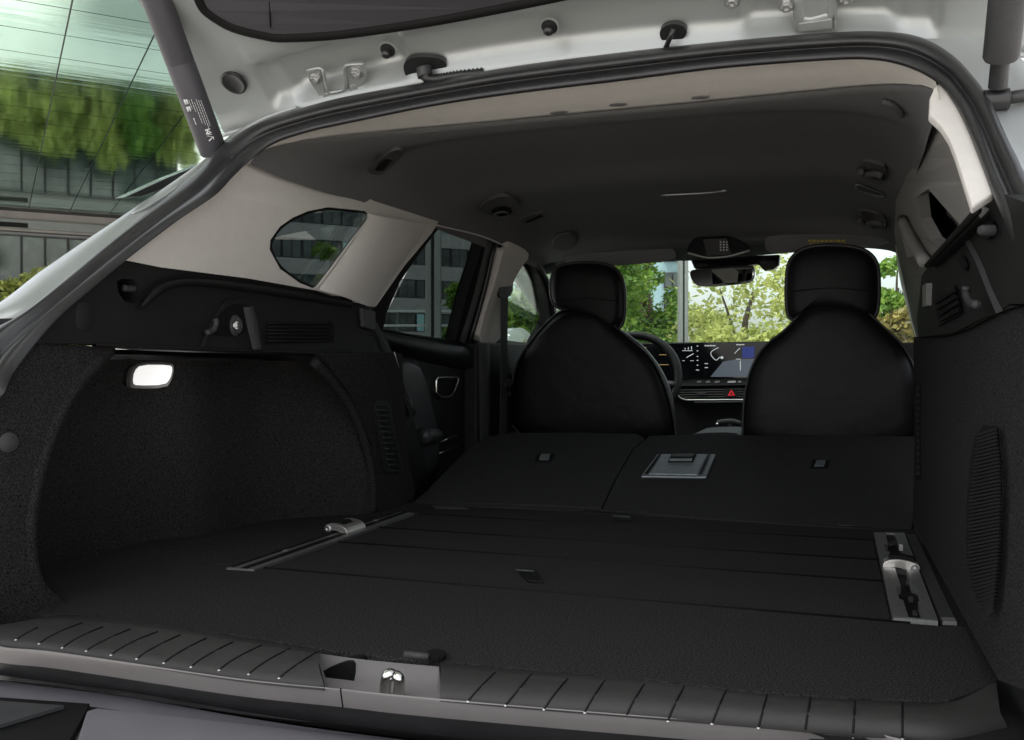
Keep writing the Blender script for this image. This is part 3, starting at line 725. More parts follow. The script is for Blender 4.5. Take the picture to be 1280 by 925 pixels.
cfit('slot_core', [(1074, 231), (1100, 240), (1101, 242), (1075, 233)], .002, 'black', .002, parent=s2)
ctube('reading_light_strip', [(826, 243), (850, 242), (885, 240), (908, 237)], .0035, 'alu', .002, car, seg=6)
ctube('coat_rod', [(1104, 122), (1116, 126), (1126, 134), (1130, 140)], .005, 'fitting', .006, car, seg=8)
for (x, y) in ((532, 165), (698, 140), (875, 121), (772, 66+64)):
    cfit('headliner_clip', [(x-12, y+1), (x-6, y-1), (x+8, y-2), (x+13, y-1), (x+6, y+1.5), (x-6, y+2)], .002, 'liner', .0022, rnd=1)
# visors, console, mirror
VS = off(WS, .045)
def header(dy): return lambda P: P.y-dy
v1 = part('sun_visor', 'left sun visor'); slab('visor_body', [(706, 318), (714, 311), (775, 306), (833, 306), (842, 311), (846, 325), (800, 329), (705, 336)], PY(3.12), .018, 'liner', v1, rnd=2, bevel=.006)
v2 = part('sun_visor', 'right sun visor with a yellow printed warning label')
slab('visor_body', [(955, 300), (963, 294), (1040, 289), (1106, 288), (1114, 292), (1116, 304), (1060, 309), (992, 315), (958, 317)], PY(3.02), .018, 'liner', v2, rnd=2, bevel=.006)
for yy, x0, x1 in ((301, 1010, 1054), (305.5, 1012, 1056)):
    x = x0
    while x < x1:
        wd = 2.2+((x*7) % 3); slab('label_print', [(x, yy-1.2), (x+wd, yy-1.4), (x+wd, yy+1.2), (x, yy+1.4)], PY(3.02), .001, 'yellow', v2, up=.0015); x += wd+1.4
oc = part('overhead_console')
slab('console_body', [(858, 312), (866, 297), (885, 293), (912, 294), (936, 305), (938, 312), (915, 320), (885, 322), (862, 318)], PY(3.00), .03, 'piano', oc, rnd=2, bevel=.006)
slab('lamp_panel', [(879, 299), (908, 298), (914, 318), (884, 320)], PY(3.00), .002, 'plastic_grey', oc, up=.002)
for r_ in range(4):
    for c_ in range(3): slab('button_dot', [(900+c_*4, 302+r_*3.3), (901.6+c_*4, 302+r_*3.3), (901.6+c_*4, 303.4+r_*3.3), (900+c_*4, 303.4+r_*3.3)], PY(3.00), .0005, 'zinc', oc, up=.003)
tube('console_rim', catmull([hit(p, PY(2.99)) for p in [(860, 316), (885, 322), (912, 320), (937, 313)]], 5), .004, 'alu', oc, seg=6)
mi = part('interior_mirror')
slab('sensor_cover', [(862, 322), (975, 318), (974, 330), (968, 336), (955, 338), (948, 330), (915, 334), (868, 336)], PY(3.25), .05, 'piano', mi, bevel=.005)
slab('mirror_body', [(861, 340), (868, 336), (938, 331), (944, 334), (942, 350), (934, 354), (876, 359), (866, 354)], PY(3.12), .03, 'piano', mi, rnd=2, bevel=.004)
MP = hit((902, 345), PY(3.118)); 
slab('mirror_glass', [(863, 342), (869, 338), (937, 333.5), (942, 336), (940, 349), (933, 352), (877, 356.5), (868, 352)], (lambda P: (P-MP).dot(V((.44, .89, .02)))+.012), .003, 'mirror', mi, rnd=2)

# --- dashboard
da = part('dashboard')
slab('dash_top', [(640, 433), (700, 431), (845, 428), (965, 427), (1150, 428), (1160, 445), (1160, 570), (640, 570)], PY(3.98), .35, 'black', da, bevel=.004)
DS = PY(3.94)
slab('display', [(786, 430), (960, 426.5), (1000, 427), (1000, 472), (786, 474)], DS, .03, 'screen', da, bevel=.003)
slab('map_area', [(888, 471), (904, 452), (922, 449), (960, 448), (960, 471)], DS, .001, 'map', da, up=.0015)
slab('blue_tile', [(928, 434), (943, 433), (943, 447), (928, 448)], DS, .001, 'blue', da, up=.002)
tube('map_route', catmull([hit(p, off(DS, -.003)) for p in [(898, 434.5), (893, 437), (889, 440), (889, 444), (893, 449), (896, 450), (899, 447), (902, 447)]], 3), .0016, 'glow', da, seg=5)
disc('map_marker', hit((902.5, 447), off(DS, -.003)), (0, -1, 0), [(.006, 0), (.006, .001), (.001, .001)], 'glow', da, seg=12)
def bars(lst, m):
    for (x0, y0, x1, y1) in lst: slab('display_mark', [(x0, y0), (x1, y0), (x1, y1), (x0, y1)], DS, .0006, m, da, up=.003)
fdir = FPX/3.7

bars([(881, 431.4, 883, 432.8), (883.6, 431.6, 887, 432.8), (887.6, 431.3, 890, 432.7), (890.6, 431.6, 894.5, 432.7), (920.5, 430.2, 923, 431.5), (923.6, 430.4, 926.5, 431.5), (927, 430.2, 930.5, 431.3), (853, 438, 866, 438.7), (853, 450.5, 856, 451.2), (863, 450.5, 867, 451.2), (871, 432, 873, 433), (871, 438, 873, 439), (871, 445, 873, 446), (871, 450, 873, 451), (871, 456, 873, 457), (870, 462, 874, 463),
      (881, 454, 885, 455), (881, 459, 885, 460), (920, 448.5, 926, 449.3), (925, 451, 926, 463), (856, 435, 857, 437), (860, 434, 861, 437), (864, 433, 865, 437)], 'glow')
tube('gauge_needle', [hit((858, 447), off(DS, -.003)), hit((867, 442), off(DS, -.003))], .0016, 'glow', da, seg=5)
tube('lane_line', [hit((918, 442), off(DS, -.003)), hit((925, 435), off(DS, -.003))], .0016, 'glow', da, seg=5)
bars([(817, 455.5, 836, 456.2), (824, 443, 833, 443.8), (800, 434, 808, 434.7)], 'amber')
DV = PY(3.96)
slab('switch_bar', [(836, 474), (965, 472), (965, 481), (838, 483)], DV, .02, 'plastic_grey', da, up=.012, bevel=.002)
for x0, x1, m in ((872, 877, 'alu'), (883, 888, 'alu'), (894, 900, 'alu'), (910, 920, 'white'), (923, 927, 'alu')):
    slab('switch_key', [(x0, 476), (x1, 475.6), (x1, 478), (x0, 478.4)], DV, .002, m, da, up=.015)
slab('air_vent', [(846, 486), (965, 484), (965, 497), (850, 499)], DV, .01, 'black', da, up=.002)
for y in (487, 490, 493, 496): tube('vent_fin', [hit((850, y+.6), off(DV, -.012)), hit((962, y-.8), off(DV, -.012))], .0022, 'plastic_grey', da, seg=5)
slab('vent_tab', [(872, 490.5), (883, 490), (883, 493), (872, 493.5)], DV, .004, 'plastic_grey', da, up=.018)
slab('hazard_button', [(905, 486), (923, 485), (923, 496), (905, 497)], DV, .006, 'plastic', da, up=.014, bevel=.002)
slab('hazard_symbol', [(910, 494.5), (914.6, 486.8), (919.5, 494)], DV, .001, 'red', da, up=.016, holes=[[(912.8, 493), (914.7, 489.7), (916.7, 492.8)]])
tube('vent_trim', catmull([hit(p, off(DV, -.02)) for p in [(845, 489), (849, 496), (856, 499.5), (870, 500), (965, 499.5)]], 4), .0035, 'alu', da, seg=6)
tube('lower_trim', [hit((868, 503), off(DV, -.02)), hit((965, 502), off(DV, -.02))], .004, 'plastic_grey', da, seg=6)
# selector and console between the seats
cs = part('centre_console')
slab('console_lid', [(862, 545), (872, 541), (918, 540), (926, 545), (926, 580), (862, 580)], PY(3.1), .3, 'plastic_grey', cs, rnd=1, bevel=.01)
tube('gear_selector', catmull([hit((897, 529), PY(3.5)), hit((904, 527.5), PY(3.5)), hit((915, 527), PY(3.5)), hit((926, 530), PY(3.5))], 3), lambda i: .011, 'plastic_grey', cs, seg=10)
tube('selector_stem', [hit((913, 530), PY(3.5)), hit((913, 548), PY(3.5))], .012, 'plastic', cs, seg=10)
disc('selector_button', hit((896, 530), PY(3.49)), (0, -1, 0), [(.006, 0), (.006, .004), (.001, .005)], 'bright', cs, seg=12)
# steering wheel
sw = part('steering_wheel')
wc = hit((788, 473), PY(3.58)); wr = .188
Wn = V((0, -.93, .36)).normalized(); Wx = V((1, 0, 0)); Wy = Wn.cross(Wx)*-1
if Wy.z < 0: Wy = -Wy
tube('rim', [wc+Wx*math.cos(a)*wr+Wy*math.sin(a)*wr*.98 for a in [2*math.pi*k/48 for k in range(48)]], .0165, 'leather', sw, closed=True, seg=12)
def spoke(a0, a1, name, m, wd):
    q = [wc+Wx*math.cos(a0)*.05+Wy*math.sin(a0)*.05, wc+(Wx*math.cos(a1)+Wy*math.sin(a1))*wr*.98]
    return tube(name, catmull([q[0], q[0].lerp(q[1], .5)-Wn*.008, q[1]], 4), wd, m, sw, seg=10, flat=(1, .6))
spoke(0, -.15, 'spoke', 'plastic_grey', .022); spoke(math.pi, math.pi+.15, 'spoke', 'plastic_grey', .022); spoke(-1.57, -1.57, 'spoke', 'alu', .018)
disc('airbag_cover', wc, Wn, [(.07, -.02), (.072, .0), (.06, .012), (.02, .018)], 'leather', sw)
disc('wheel_control', wc+Wx*.105+Wn*.016, Wn, [(.014, 0), (.014, .004), (.004, .006)], 'alu', sw, stretch=(1, 1.8))

# --- front seats
def seat(lbl, Y, hr, bk, yt, xlim):
    s = part('front_seat', lbl)
    b, P3, n = pillow('backrest', bk, PY(Y), .035, .12, 'leather', s, rnd=2, rings=9, power=3.2)
    tube('piping', [p-V((0, .004, 0)) for p in P3][:], .0032, 'leather_soft', s, closed=True, seg=6)
    h, H3, n = pillow('headrest', hr, PY(Y+.02), .045, .10, 'leather', s, rnd=2, rings=9, power=3.5)
    xs_h = [q[0] for q in hr]; ys_h = [q[1] for q in hr]; xa, xb, yb = min(xs_h), max(xs_h), max(ys_h)
    tube('headrest_seam', catmull([hit(q, PY(Y-.024)) for q in [(xa+8, yb-38), ((xa+xb)/2, yb-42), (xb-8, yb-38)]], 6), .0016, 'black', s, seg=6)
    tube('headrest_piping', [p+V((0, -.004, 0)) for p in H3], .006, 'leather_soft', s, closed=True, seg=6)
    return s
s1 = seat('driver seat with two headrest wings, further forward', 2.92, [(688, 352), (694, 335), (712, 329), (745, 328), (770, 334), (781, 352), (782, 395), (776, 410), (766, 415), (740, 400), (705, 388), (690, 380)],
     [(694, 392), (712, 385), (748, 386), (765, 405), (790, 425), (815, 447), (832, 480), (843, 520), (846, 560), (640, 560), (639, 480), (648, 448), (668, 420)], 0, 0)
s2_ = seat('passenger seat, nearer to the boot', 2.56, [(983, 345), (987, 324), (1005, 309), (1040, 306), (1078, 310), (1096, 325), (1099, 350), (1098, 385), (1093, 398), (1080, 395), (1040, 385), (1000, 392), (990, 402), (983, 390)],
     [(1003, 388), (1018, 378), (1070, 378), (1088, 393), (1108, 412), (1130, 432), (1145, 462), (1150, 500), (1150, 570), (928, 570), (929, 500), (938, 460), (955, 432), (985, 410)], 0, 0)
# side bolster band seen beside the driver seat back
tube('seat_side_bolster', catmull([hit(p, PY(2.98)) for p in [(772, 418), (800, 440), (822, 470), (834, 505), (839, 560)]], 5), .022, 'leather_soft', s1, seg=10)
for s_, Y, xs in ((s1, 2.94, (724, 752)), (s2_, 2.58, (1020, 1062))):
    for x in xs: tube('headrest_post', [hit((x, 398), PY(Y)), hit((x, 372), PY(Y))], .006, 'bright', s_, seg=8)
# cushions in front of the seat backs
for s_, x, Y in ((s1, -.36, 3.15), (s2_, .36, 2.8)):
    box('seat_cushion', (x, Y, -.12), (.5, .5, .16), 'leather', s_, bevel=.04)
# cabin floor and toe board stop light from below
cb = part('cabin_floor'); box('front_floor', (0, 3.4, -.32), (1.5, 2.0, .04), 'carpet', cb)
for s in (-1, 1): box('sill_panel', (s*.76, 3.0, .0), (.06, 2.4, .62), 'plastic', cb)
box('bulkhead', (0, 4.25, .0), (1.6, .06, .72), 'plastic', cb)
for s in (-1, 1): box('front_door_card', (s*.76, 3.6, .22), (.06, 1.3, .40), 'leather', cb)

# --- folded rear seat backs
rs = part('rear_seat')
SPLIT = [(803, 545), (790, 560), (775, 600), (735, 632)]
def seatback(name, pts, lbl):
    o = slab(name, pts, SEAT, .07, 'seatcloth', rs, bevel=.010, dense=40); o['label'] = lbl; return o
seatback('folded_backrest', [(516, 627), (534, 612), (560, 585), (588, 558), (606, 546), (640, 540.5), (720, 540), (795, 541.5), (806, 547), (790, 562), (768, 600), (752, 635), (735, 634), (600, 629)], 'left wider part of the folded rear seat')
seatback('folded_backrest', [(754, 635), (770, 600), (792, 562), (812, 545), (850, 543.5), (1000, 544.5), (1144, 545.5), (1146, 600), (1139, 662), (1000, 655), (860, 644)], 'right narrow part of the folded rear seat')
tube('backrest_hem', [hit(p, off(SEAT, .003)) for p in [(516, 629), (600, 633), (680, 637), (733, 638)]], .0035, 'seatcloth', rs, seg=6)
tube('backrest_hem', [hit(p, off(SEAT, .003)) for p in [(742, 637.5), (860, 647), (1000, 657), (1138, 665)]], .0035, 'seatcloth', rs, seg=6)
ap = slab('anchor_plate', [(801, 598), (822, 570), (895, 570), (883, 599)], SEAT, .006, 'latch', rs, up=.006, bevel=.002)
slab('plate_door', [(811, 596), (828, 572), (884, 572), (872, 597)], SEAT, .003, 'latch', ap, up=.0085, bevel=.0012)
slab('plate_handle', [(835, 582), (840, 571.5), (871, 571.5), (866, 582)], SEAT, .002, 'black', ap, up=.0105)
slab('handle_bar', [(839, 577), (841, 573.5), (868, 573.5), (866, 577)], SEAT, .002, 'plastic_grey', ap, up=.0145, bevel=.001)
slab('handle_lip', [(837, 581.5), (838, 579), (866, 579), (865, 581.5)], SEAT, .002, 'latch', ap, up=.013, bevel=.0008)
for P4 in ([(806, 596), (824, 571.5), (826.5, 571.5), (809.5, 596)], [(874, 597), (886, 571.5), (888, 571.5), (876.5, 597)]):
    slab('plate_groove', P4, SEAT, .001, 'black', ap, up=.0092)
for (x, y) in ((680, 573), (1024, 581)):
    e = slab('anchor_pocket', [(x-12, y+5), (x-8, y-5), (x+13, y-5), (x+10, y+5)], SEAT, .004, 'black', rs, up=.003, bevel=.001)
    slab('pocket_tab', [(x-6, y+3.5), (x-3, y-3), (x+8, y-3), (x+6, y+3.5)], SEAT, .003, 'latch', e, up=.006)
# left side bolster of the rear seat and its belt
slab('side_bolster', [(448, 385), (472, 398), (482, 430), (505, 480), (520, 530), (540, 600), (530, 660), (440, 660)], PX(-.60), .04, 'leather', rs, rnd=1, bevel=.01)
pillow('seat_wing', [(490, 447), (512, 446), (527, 458), (540, 505), (548, 540), (550, 600), (500, 610)], PX(-.635), .012, .05, 'leather_soft', rs, rnd=2)
bl = part('rear_belt')
tube('belt_webbing', catmull([hit(p, PX(-.59)) for p in [(462, 398), (480, 425), (497, 465), (518, 518)]], 4), .009, 'belt', bl, seg=6, flat=(.25, 1))
tube('belt_edge', catmull([hit(p, PX(-.585)) for p in [(493, 440), (503, 475), (519, 516)]], 4), .0018, 'alu', bl, seg=5)
slab('belt_catch', [(484, 465), (491, 466), (490, 472), (486, 475)], PX(-.592), .006, 'alu', bl, rnd=1)

# --- load floor
fl = part('load_floor')
S1, S2 = [(0, 697), (350, 715.5), (640, 737), (780, 748), (1113, 770.5), (1300, 782)], None
def FL(P): return P.z
F0 = 0
Yr = .86
def board(name, y0, y1, x0=-.60, x1=.60, z=0., gap=.0025):
    n = 14
    v = [V((x, y, zz)) for zz in (z-.02, z) for (x, y) in ((x0, y0+gap), (x1, y0+gap), (x1, y1-gap), (x0, y1-gap))]
    return build(name, v, [(0, 3, 2, 1), (4, 5, 6, 7), (0, 1, 5, 4), (1, 2, 6, 5), (2, 3, 7, 6), (3, 0, 4, 7)], 'carpet', fl, bevel=.003)
ys = [hit(p, FL).y for p in ((780, 748), (780, 703), (780, 679), (780, 657), (780, 640))]
print('seams', [round(y, 3) for y in ys])
RLx0, RLx1 = hit((1092.4, 667.6), FL).x, hit((1172, 778), FL).x
print('right rail x', RLx0, RLx1, 'left', hit((318, 714), FL).x, hit((283, 712), FL).x)
y0, y1, y2, y3, y4 = ys
fr_px = [(60, 771), (110, 772), (200, 783), (300, 796), (420, 815), (500, 824), (640, 836), (800, 850), (960, 868), (1100, 876), (1185, 878), (1262, 850)]
v_ = [hit(p, FL)+V((0, .004, 0)) for p in fr_px]; v_ = [V((-.82, v_[0].y+.02, 0))]+v_+[V((.66, y0-.0025, 0)), V((-.82, y0-.0025, 0))]
build('floor_board', v_+[p-V((0, 0, .02)) for p in v_], [tuple(range(len(v_)))]+[tuple(len(v_)+k for k in reversed(range(len(v_))))]+[(k, (k+1) % len(v_), (k+1) % len(v_)+len(v_), k+len(v_)) for k in range(len(v_))], 'carpet', fl, bevel=.002)
box('floor_pan', (-.1, 1.70, -.06), (1.56, 1.5, .03), 'black', fl)
XR = RLx0-.002; XL = hit((318, 714), FL).x+.002
board('floor_board', y0, y1, XL, XR); board('floor_board', y1, y2, XL, XR); board('floor_board', y2, y3, XL, XR); board('floor_board', y3, 2.02, -.56, .56)
for yy_ in (y0, y1, y2, y3): tube('seam', [V((XL if yy_ != y0 else -.5, yy_, -.0002)), V((XR if yy_ != y0 else .5, yy_, -.0002))], .0022, 'black', fl, seg=6)
# side fillers beside the rails
rx1 = RLx1+.045
for s in (-1, 1):
    v0 = (RLx1+.004 if s > 0 else -.82); v1 = (.62 if s > 0 else hit((283, 712), FL).x-.004)
    board('floor_filler', y0, y3, v0, v1, z=-.001)
tube('seam_lip', [V((-.56, 2.0, -.002)), V((.56, 2.0, -.002))], .004, 'carpet', fl, seg=6)
# pull tabs
for pts, up in (([(645, 712), (668, 713), (680, 730), (660, 729)], .004), ([(766, 645), (788, 646), (790, 652), (768, 651)], .004)):
    t = slab('pull_tab', pts, FL, .003, 'black', fl, up=up, bevel=.001)
tube('tab_edge', [hit((645, 712.5), off(FL, .009)), hit((668, 714), off(FL, .009))], .0020, 'plastic_grey', fl, seg=6)
tube('tab_edge', [hit((766, 645), off(FL, .009)), hit((788, 646.5), off(FL, .009))], .0022, 'plastic_grey', fl, seg=6)
tt = slab('pull_tab', [(535, 818), (550, 817), (560, 823), (552, 829), (532, 828)], FL, .004, 'black', fl, up=.006, rnd=1)
tube('tab_edge', [hit((506, 818), off(FL, .012)), hit((536, 821), off(FL, .012))], .004, 'plastic_grey', fl, seg=8)
for pts in ([(540, 633), (575, 634), (585, 637), (545, 636.5)], [(1031, 652), (1045, 652.5), (1044, 657), (1032, 656.5)], [(1048, 655), (1088, 656), (1088, 659), (1048, 658)]):
    slab('floor_clip', pts, FL, .002, 'plastic_grey', fl, up=.003)

# --- cargo rails
def rail_right():
    r = part('cargo_rail', 'right cargo rail, wide aluminium, showing its slotted channel')
    f = FL; rl = [(1092.4, 667.6), (1130.5, 668.4), (1172.6, 778.6), (1115.9, 775)]
    ch = [(1107, 668), (1118, 668.3), (1124, 683), (1128.5, 683.5), (1131, 693), (1126.5, 693), (1139, 734), (1147, 737), (1152, 756), (1147.5, 755.5), (1153.5, 777.5), (1136, 776.8), (1129, 754), (1124, 752), (1120, 737), (1126, 736), (1112, 692), (1107.5, 692), (1105, 683.5), (1110, 683)]
    slab('rail_plate', rl, f, .012, 'alu', r, holes=[[(x, y+(.4 if y < 670 else (-.4 if y > 776 else 0))) for x, y in ch]], up=.004)
    slab('channel_bed', [(1096, 668), (1128, 668.4), (1170, 778), (1118, 775)], f, .004, 'black', r, up=-.008)
    for (x, y) in ((1113, 676), (1121, 703), (1138, 745), (1143, 762), (1135, 725), (1146, 772)):
        slab('channel_screw', [(x-3, y-2), (x+3, y-2), (x+4, y+2.5), (x-2, y+2.5)], f, .004, 'plastic_grey', r, up=-.003, bevel=.001)
    slab('end_stop', [(1116, 775), (1172, 779), (1172.5, 781), (1116.5, 777)], f, .006, 'zinc', r, up=.005)
    slab('outer_strip', [(1133, 668.6), (1144.3, 669), (1196, 780.5), (1177, 778.8)], f, .008, 'plastic_grey', r, up=.002)
    slab('strip_end', [(1176, 775), (1193, 776), (1196, 780.8), (1179, 780)], f, .008, 'zinc', r, up=.004)
    # slider: low arched clamp bar
    Yf = hit((1125, 713), f).y
    k = slab('slider_clamp', [(1103, 713), (1104, 704), (1110, 700.5), (1122, 699.5), (1136, 701.5), (1147, 705), (1150.5, 710), (1148, 715), (1142, 717), (1134, 714), (1124, 709.5), (1112, 709), (1106, 712)], PY(Yf), .030, 'satin', r, rnd=1, bevel=.0018)
    slab('slider_grip', [(1111, 699.5), (1112, 694.5), (1130, 694.5), (1143, 698), (1146, 704), (1134, 701), (1120, 699)], PY(Yf+.006), .018, 'black', k, bevel=.001)
    slab('slider_skirt', [(1105, 719), (1105, 711), (1116, 708), (1130, 712), (1146, 718), (1146, 720)], PY(Yf+.004), .022, 'plastic_grey', k, bevel=.001)
    disc('slider_pivot', hit((1143, 710.5), PY(Yf-.0005)), (0, -1, .1), [(.0058, 0), (.0058, .001), (.0046, .0018), (.0030, .0004), (.0005, .0004)], 'alu', k, seg=18)
rail_right()
def rail_left():
    r = part('cargo_rail', 'left cargo rail, thin in view, running beside the wheel arch')
    f = FL
    slab('rail_plate', [(283, 712), (318, 714), (518, 643), (500, 640)], f, .012, 'alu', r, up=.003)
    slab('channel', [(301, 713), (309, 713.5), (511, 641.8), (506, 641)], f, .001, 'black', r, up=.0045)
    slab('channel_gap', [(288, 711), (292, 711.5), (503, 640.5), (500, 640)], f, .001, 'black', r, up=.0048)
    for (x, y) in ((357, 691), (470, 653)):
        slab('rail_notch', [(x-4, y+1), (x+1, y-1), (x+5, y-1), (x+1, y+1.4)], f, .002, 'satin', r, up=.006)
    Yf = hit((425, 669), f).y
    k = slab('slider_clamp', [(405, 662), (406, 656.5), (411, 654.5), (421, 655.5), (430, 659), (434, 665), (433, 670), (429, 669.5), (424, 664.5), (415, 662.5), (409, 666)], PY(Yf), .075, 'satin', r, rnd=1, bevel=.0018)
    slab('slider_grip', [(412, 655.5), (414, 653), (424, 652.5), (430, 656), (428, 658.5)], PY(Yf+.012), .04, 'black', k, bevel=.001)
    disc('slider_pivot', hit((410, 661), PY(Yf-.0005)), (0, -1, .1), [(.0070, 0), (.0070, .001), (.0040, .002), (.0005, .0004)], 'alu', k, seg=16)
rail_left()

# --- left boot side
ls = part('boot_side_trim', 'left side trim of the boot with the lit cargo lamp')
SL = lambda P: P.x+.592+.04*max(0, (.33-P.z))*-1
panel = slab('side_panel', [(10, 462), (37, 426), (60, 398), (105, 360), (155, 320), (200, 333), (310, 346), (395, 361), (447, 377), (462, 384), (466, 400), (470, 442), (440, 440), (400, 440), (330, 438), (320, 436), (200, 433), (120, 430), (36, 428), (20, 450)],
     SL, .05, 'plastic', ls, holes=[[(146, 352), (152, 348), (168, 349), (173, 358), (176, 372), (166, 380), (155, 376), (148, 366)]], bevel=0, dense=30)
slab('pocket_back', [(138, 342), (185, 342), (185, 390), (138, 390)], off(SL, -.04), .003, 'black', panel)
tube('hook', catmull([hit(p, off(SL, -.01)) for p in [(154, 360), (162, 361), (171, 359), (171, 352)]], 4), .0055, 'plastic_grey', panel, seg=8)
disc('round_cap', hit((104, 396), SL), (1, -.15, 0), [(.0165, -.004), (.0165, .0012), (.0155, .002), (.001, .0022)], 'plastic', panel, stretch=(1, 1.25))
strip('shelf_guide', [[(178, 378), (190, 362), (210, 351), (250, 348), (330, 357), (440, 375)], [(176, 384), (192, 368), (212, 356), (250, 353), (330, 362), (440, 380)], [(176, 388), (195, 373), (214, 361), (250, 358), (330, 368), (440, 385)]], [.002, .022, .002], SL, 'plastic', panel)
strip('shelf_channel', [[(172, 372), (184, 358), (206, 346), (250, 341), (330, 350), (445, 371)], [(178, 378), (190, 362), (210, 350), (250, 347), (330, 356), (445, 376)]], [.0025, .0025], SL, 'black', panel)
# bag-hook box
hx = slab('hook_box', [(248, 436), (262, 405), (280, 375), (298, 372), (316, 376), (322, 392), (327, 437)], SL, .01, 'plastic', panel, up=.006, bevel=.003, rnd=0)
slab('hook_recess', [(256, 420), (266, 396), (284, 380), (300, 379), (308, 386), (306, 420)], SL, .002, 'black', hx, up=.0075, rnd=1)
strip('box_cheek', [[(304, 384), (308, 405), (316, 437)], [(311, 384), (317, 405), (325, 437)], [(316, 382), (322, 405), (327, 437)]], [.008, .018, .006], SL, 'plastic_grey', hx)
tube('bag_hook', catmull([hit(p, off(SL, .014)) for p in [(258, 416), (266, 413), (270, 405), (269, 398)]], 4), .005, 'plastic_grey', hx, seg=8)
disc('hook_rose', hit((293, 407), off(SL, .010)), (1, -.3, 0), [(.016, 0), (.017, .004), (.012, .009), (.012, .012), (.004, .013)], 'plastic_grey', hx, stretch=(.7, 1.1))
disc('hook_pin', hit((297, 407), off(SL, .02)), (.3, -1, 0), [(.004, 0), (.004, .012), (.001, .012)], 'zinc', hx, seg=10)
for k in range(2): disc('hook_pin', hit((298, 404+6*k), off(SL, .02)), (.3, -1, 0), [(.0025, 0), (.0025, .010), (.0006, .010)], 'zinc', hx, seg=8)
vg = slab('vent_grille', [(333, 402), (415, 404), (416, 428), (331, 430)], SL, .003, 'black', panel, up=.003, rnd=0)
for k in range(6):
    y = 404+k*4.4
    tube('vent_slat', catmull([hit((335, y), off(SL, .006)), hit((405, y+.5), off(SL, .007)), hit((413, y-2.2), off(SL, .007))], 3), .0026, 'plastic', vg, seg=6, flat=(1, .6))
slab('latch_cover', [(448, 385), (460, 387), (465, 390), (465, 411), (462, 413), (450, 409)], SL, .01, 'plastic_grey', panel, up=.010, bevel=.003)
strip('panel_lower_lip', [[(120, 429), (200, 432), (330, 436), (440, 440)], [(120, 432), (200, 436), (330, 440), (440, 444)], [(120, 434), (200, 439), (330, 443), (440, 447)]], [.003, .01, -.05], SL, 'plastic', panel)
tube('lip_highlight', [hit((160, 433), off(SL, .004)), hit((225, 435), off(SL, .004))], .0015, 'plastic_grey', panel, seg=6)
# carpeted near panel with the round clip
NP = lambda P: P.x+.604-.12*max(0, .06-P.z)
edge = [(133, 434), (112, 455), (90, 480), (62, 530), (42, 590), (31, 650), (32, 700), (45, 740), (78, 768)]
slab('near_carpet', [(8, 465), (37, 428), (80, 430)]+edge+[(40, 776), (0, 790), (-50, 800), (-40, 620), (-15, 520)], NP, .012, 'carpet_side', ls, dense=25, bevel=0)
tube('carpet_roll', catmull([hit(p, off(NP, -.014)) for p in edge], 5), .016, 'carpet_side', ls, seg=10)
disc('trim_clip', hit((10, 553), off(NP, .001)), (1, -.2, 0), [(.013, 0), (.013, .002), (.009, .004), (.001, .0045)], 'plastic_grey', ls)
# storage recess and wheel arch
zs = [-.01, .02, .08, .15, .22, .28, .32, .345, .36]
path = [(-.63, .98), (-.72, 1.0), (-.79, 1.04), (-.83, 1.14), (-.85, 1.26), (-.84, 1.38), (-.77, 1.47), (-.755, 1.58), (-.735, 1.67), (-.68, 1.74), (-.63, 1.79), (-.585, 1.825), (-.572, 1.86), (-.570, 1.92), (-.568, 2.02)]
rows = []
for z in zs:
    lean = lerpt(z, [(0, 0), (.1, 0), (.37, .05)])
    rr = []
    for i, (x, y) in enumerate(catmull([V((a, b, 0)) for a, b in path], 3)[i][:2] for i in range((len(path)-1)*3+1)):
        wgt = 1 if y > 1.45 else 0
        k = min(1, max(0, (y-1.42)/.12))
        arch = math.sin(min(1, max(0, (z)/.42))*math.pi*.5)
        rr.append(V((x-(lean*.6)*k*(1-k*.4), y-(0)*k, z)))
    rows.append(rr)
grid('wheel_arch_carpet', rows, 'carpet_side', ls)
box('recess_ceiling', (-.73, 1.42, .385), (.26, .92, .02), 'black', ls)
tube('arch_ridge', catmull([hit(p, PX(-.575)) for p in [(392, 452), (415, 476), (440, 512), (458, 560), (465, 600), (466, 640)]], 6), .010, 'carpet_side', ls, seg=10, flat=(1, 1))
slab('pillar_foot', [(400, 440), (468, 441), (484, 470), (505, 540), (520, 612), (515, 640), (472, 645), (468, 560), (440, 495)], PX(-.572), .02, 'carpet_side', ls, bevel=.004)
bv = slab('slot_vent', [(464, 505), (468, 501), (482, 501), (486, 506), (502, 588), (499, 592), (482, 592), (478, 588)], PX(-.572), .004, 'plastic', ls, up=.005, bevel=.0015)
for k in range(12):
    t = k/11; x = 471+t*17; y = 509+t*76
    slab('slot', [(x-2, y-2), (x+10, y-2), (x+11, y+2), (x-1, y+2)], PX(-.572), .001, 'black', bv, up=.0062)
    tube('slot_rib', [hit((x-1, y+3.2), off(PX(-.572), .008)), hit((x+11, y+3.2), off(PX(-.572), .008))], .0015, 'plastic_grey', bv, seg=5)
lm = part('cargo_lamp', 'lit white boot lamp under the left side trim')
ll = bpy.data.lights.new('lamp_light', 'POINT'); ll.energy = .07; ll.shadow_soft_size = .012; ll.color = (1, .98, .95)
lo = bpy.data.objects.new('lamp_light', ll); place(lo, lm, hit((190, 476), PX(-.70))+V((.04, .06, -.03)))
LPf = off(SL, -.06)
slab('lamp_surround', [(163, 480), (166, 462), (174, 455), (212, 454), (216, 460), (213, 474), (207, 483), (168, 484)], PX(-.70), .02, 'plastic', lm, bevel=.003)
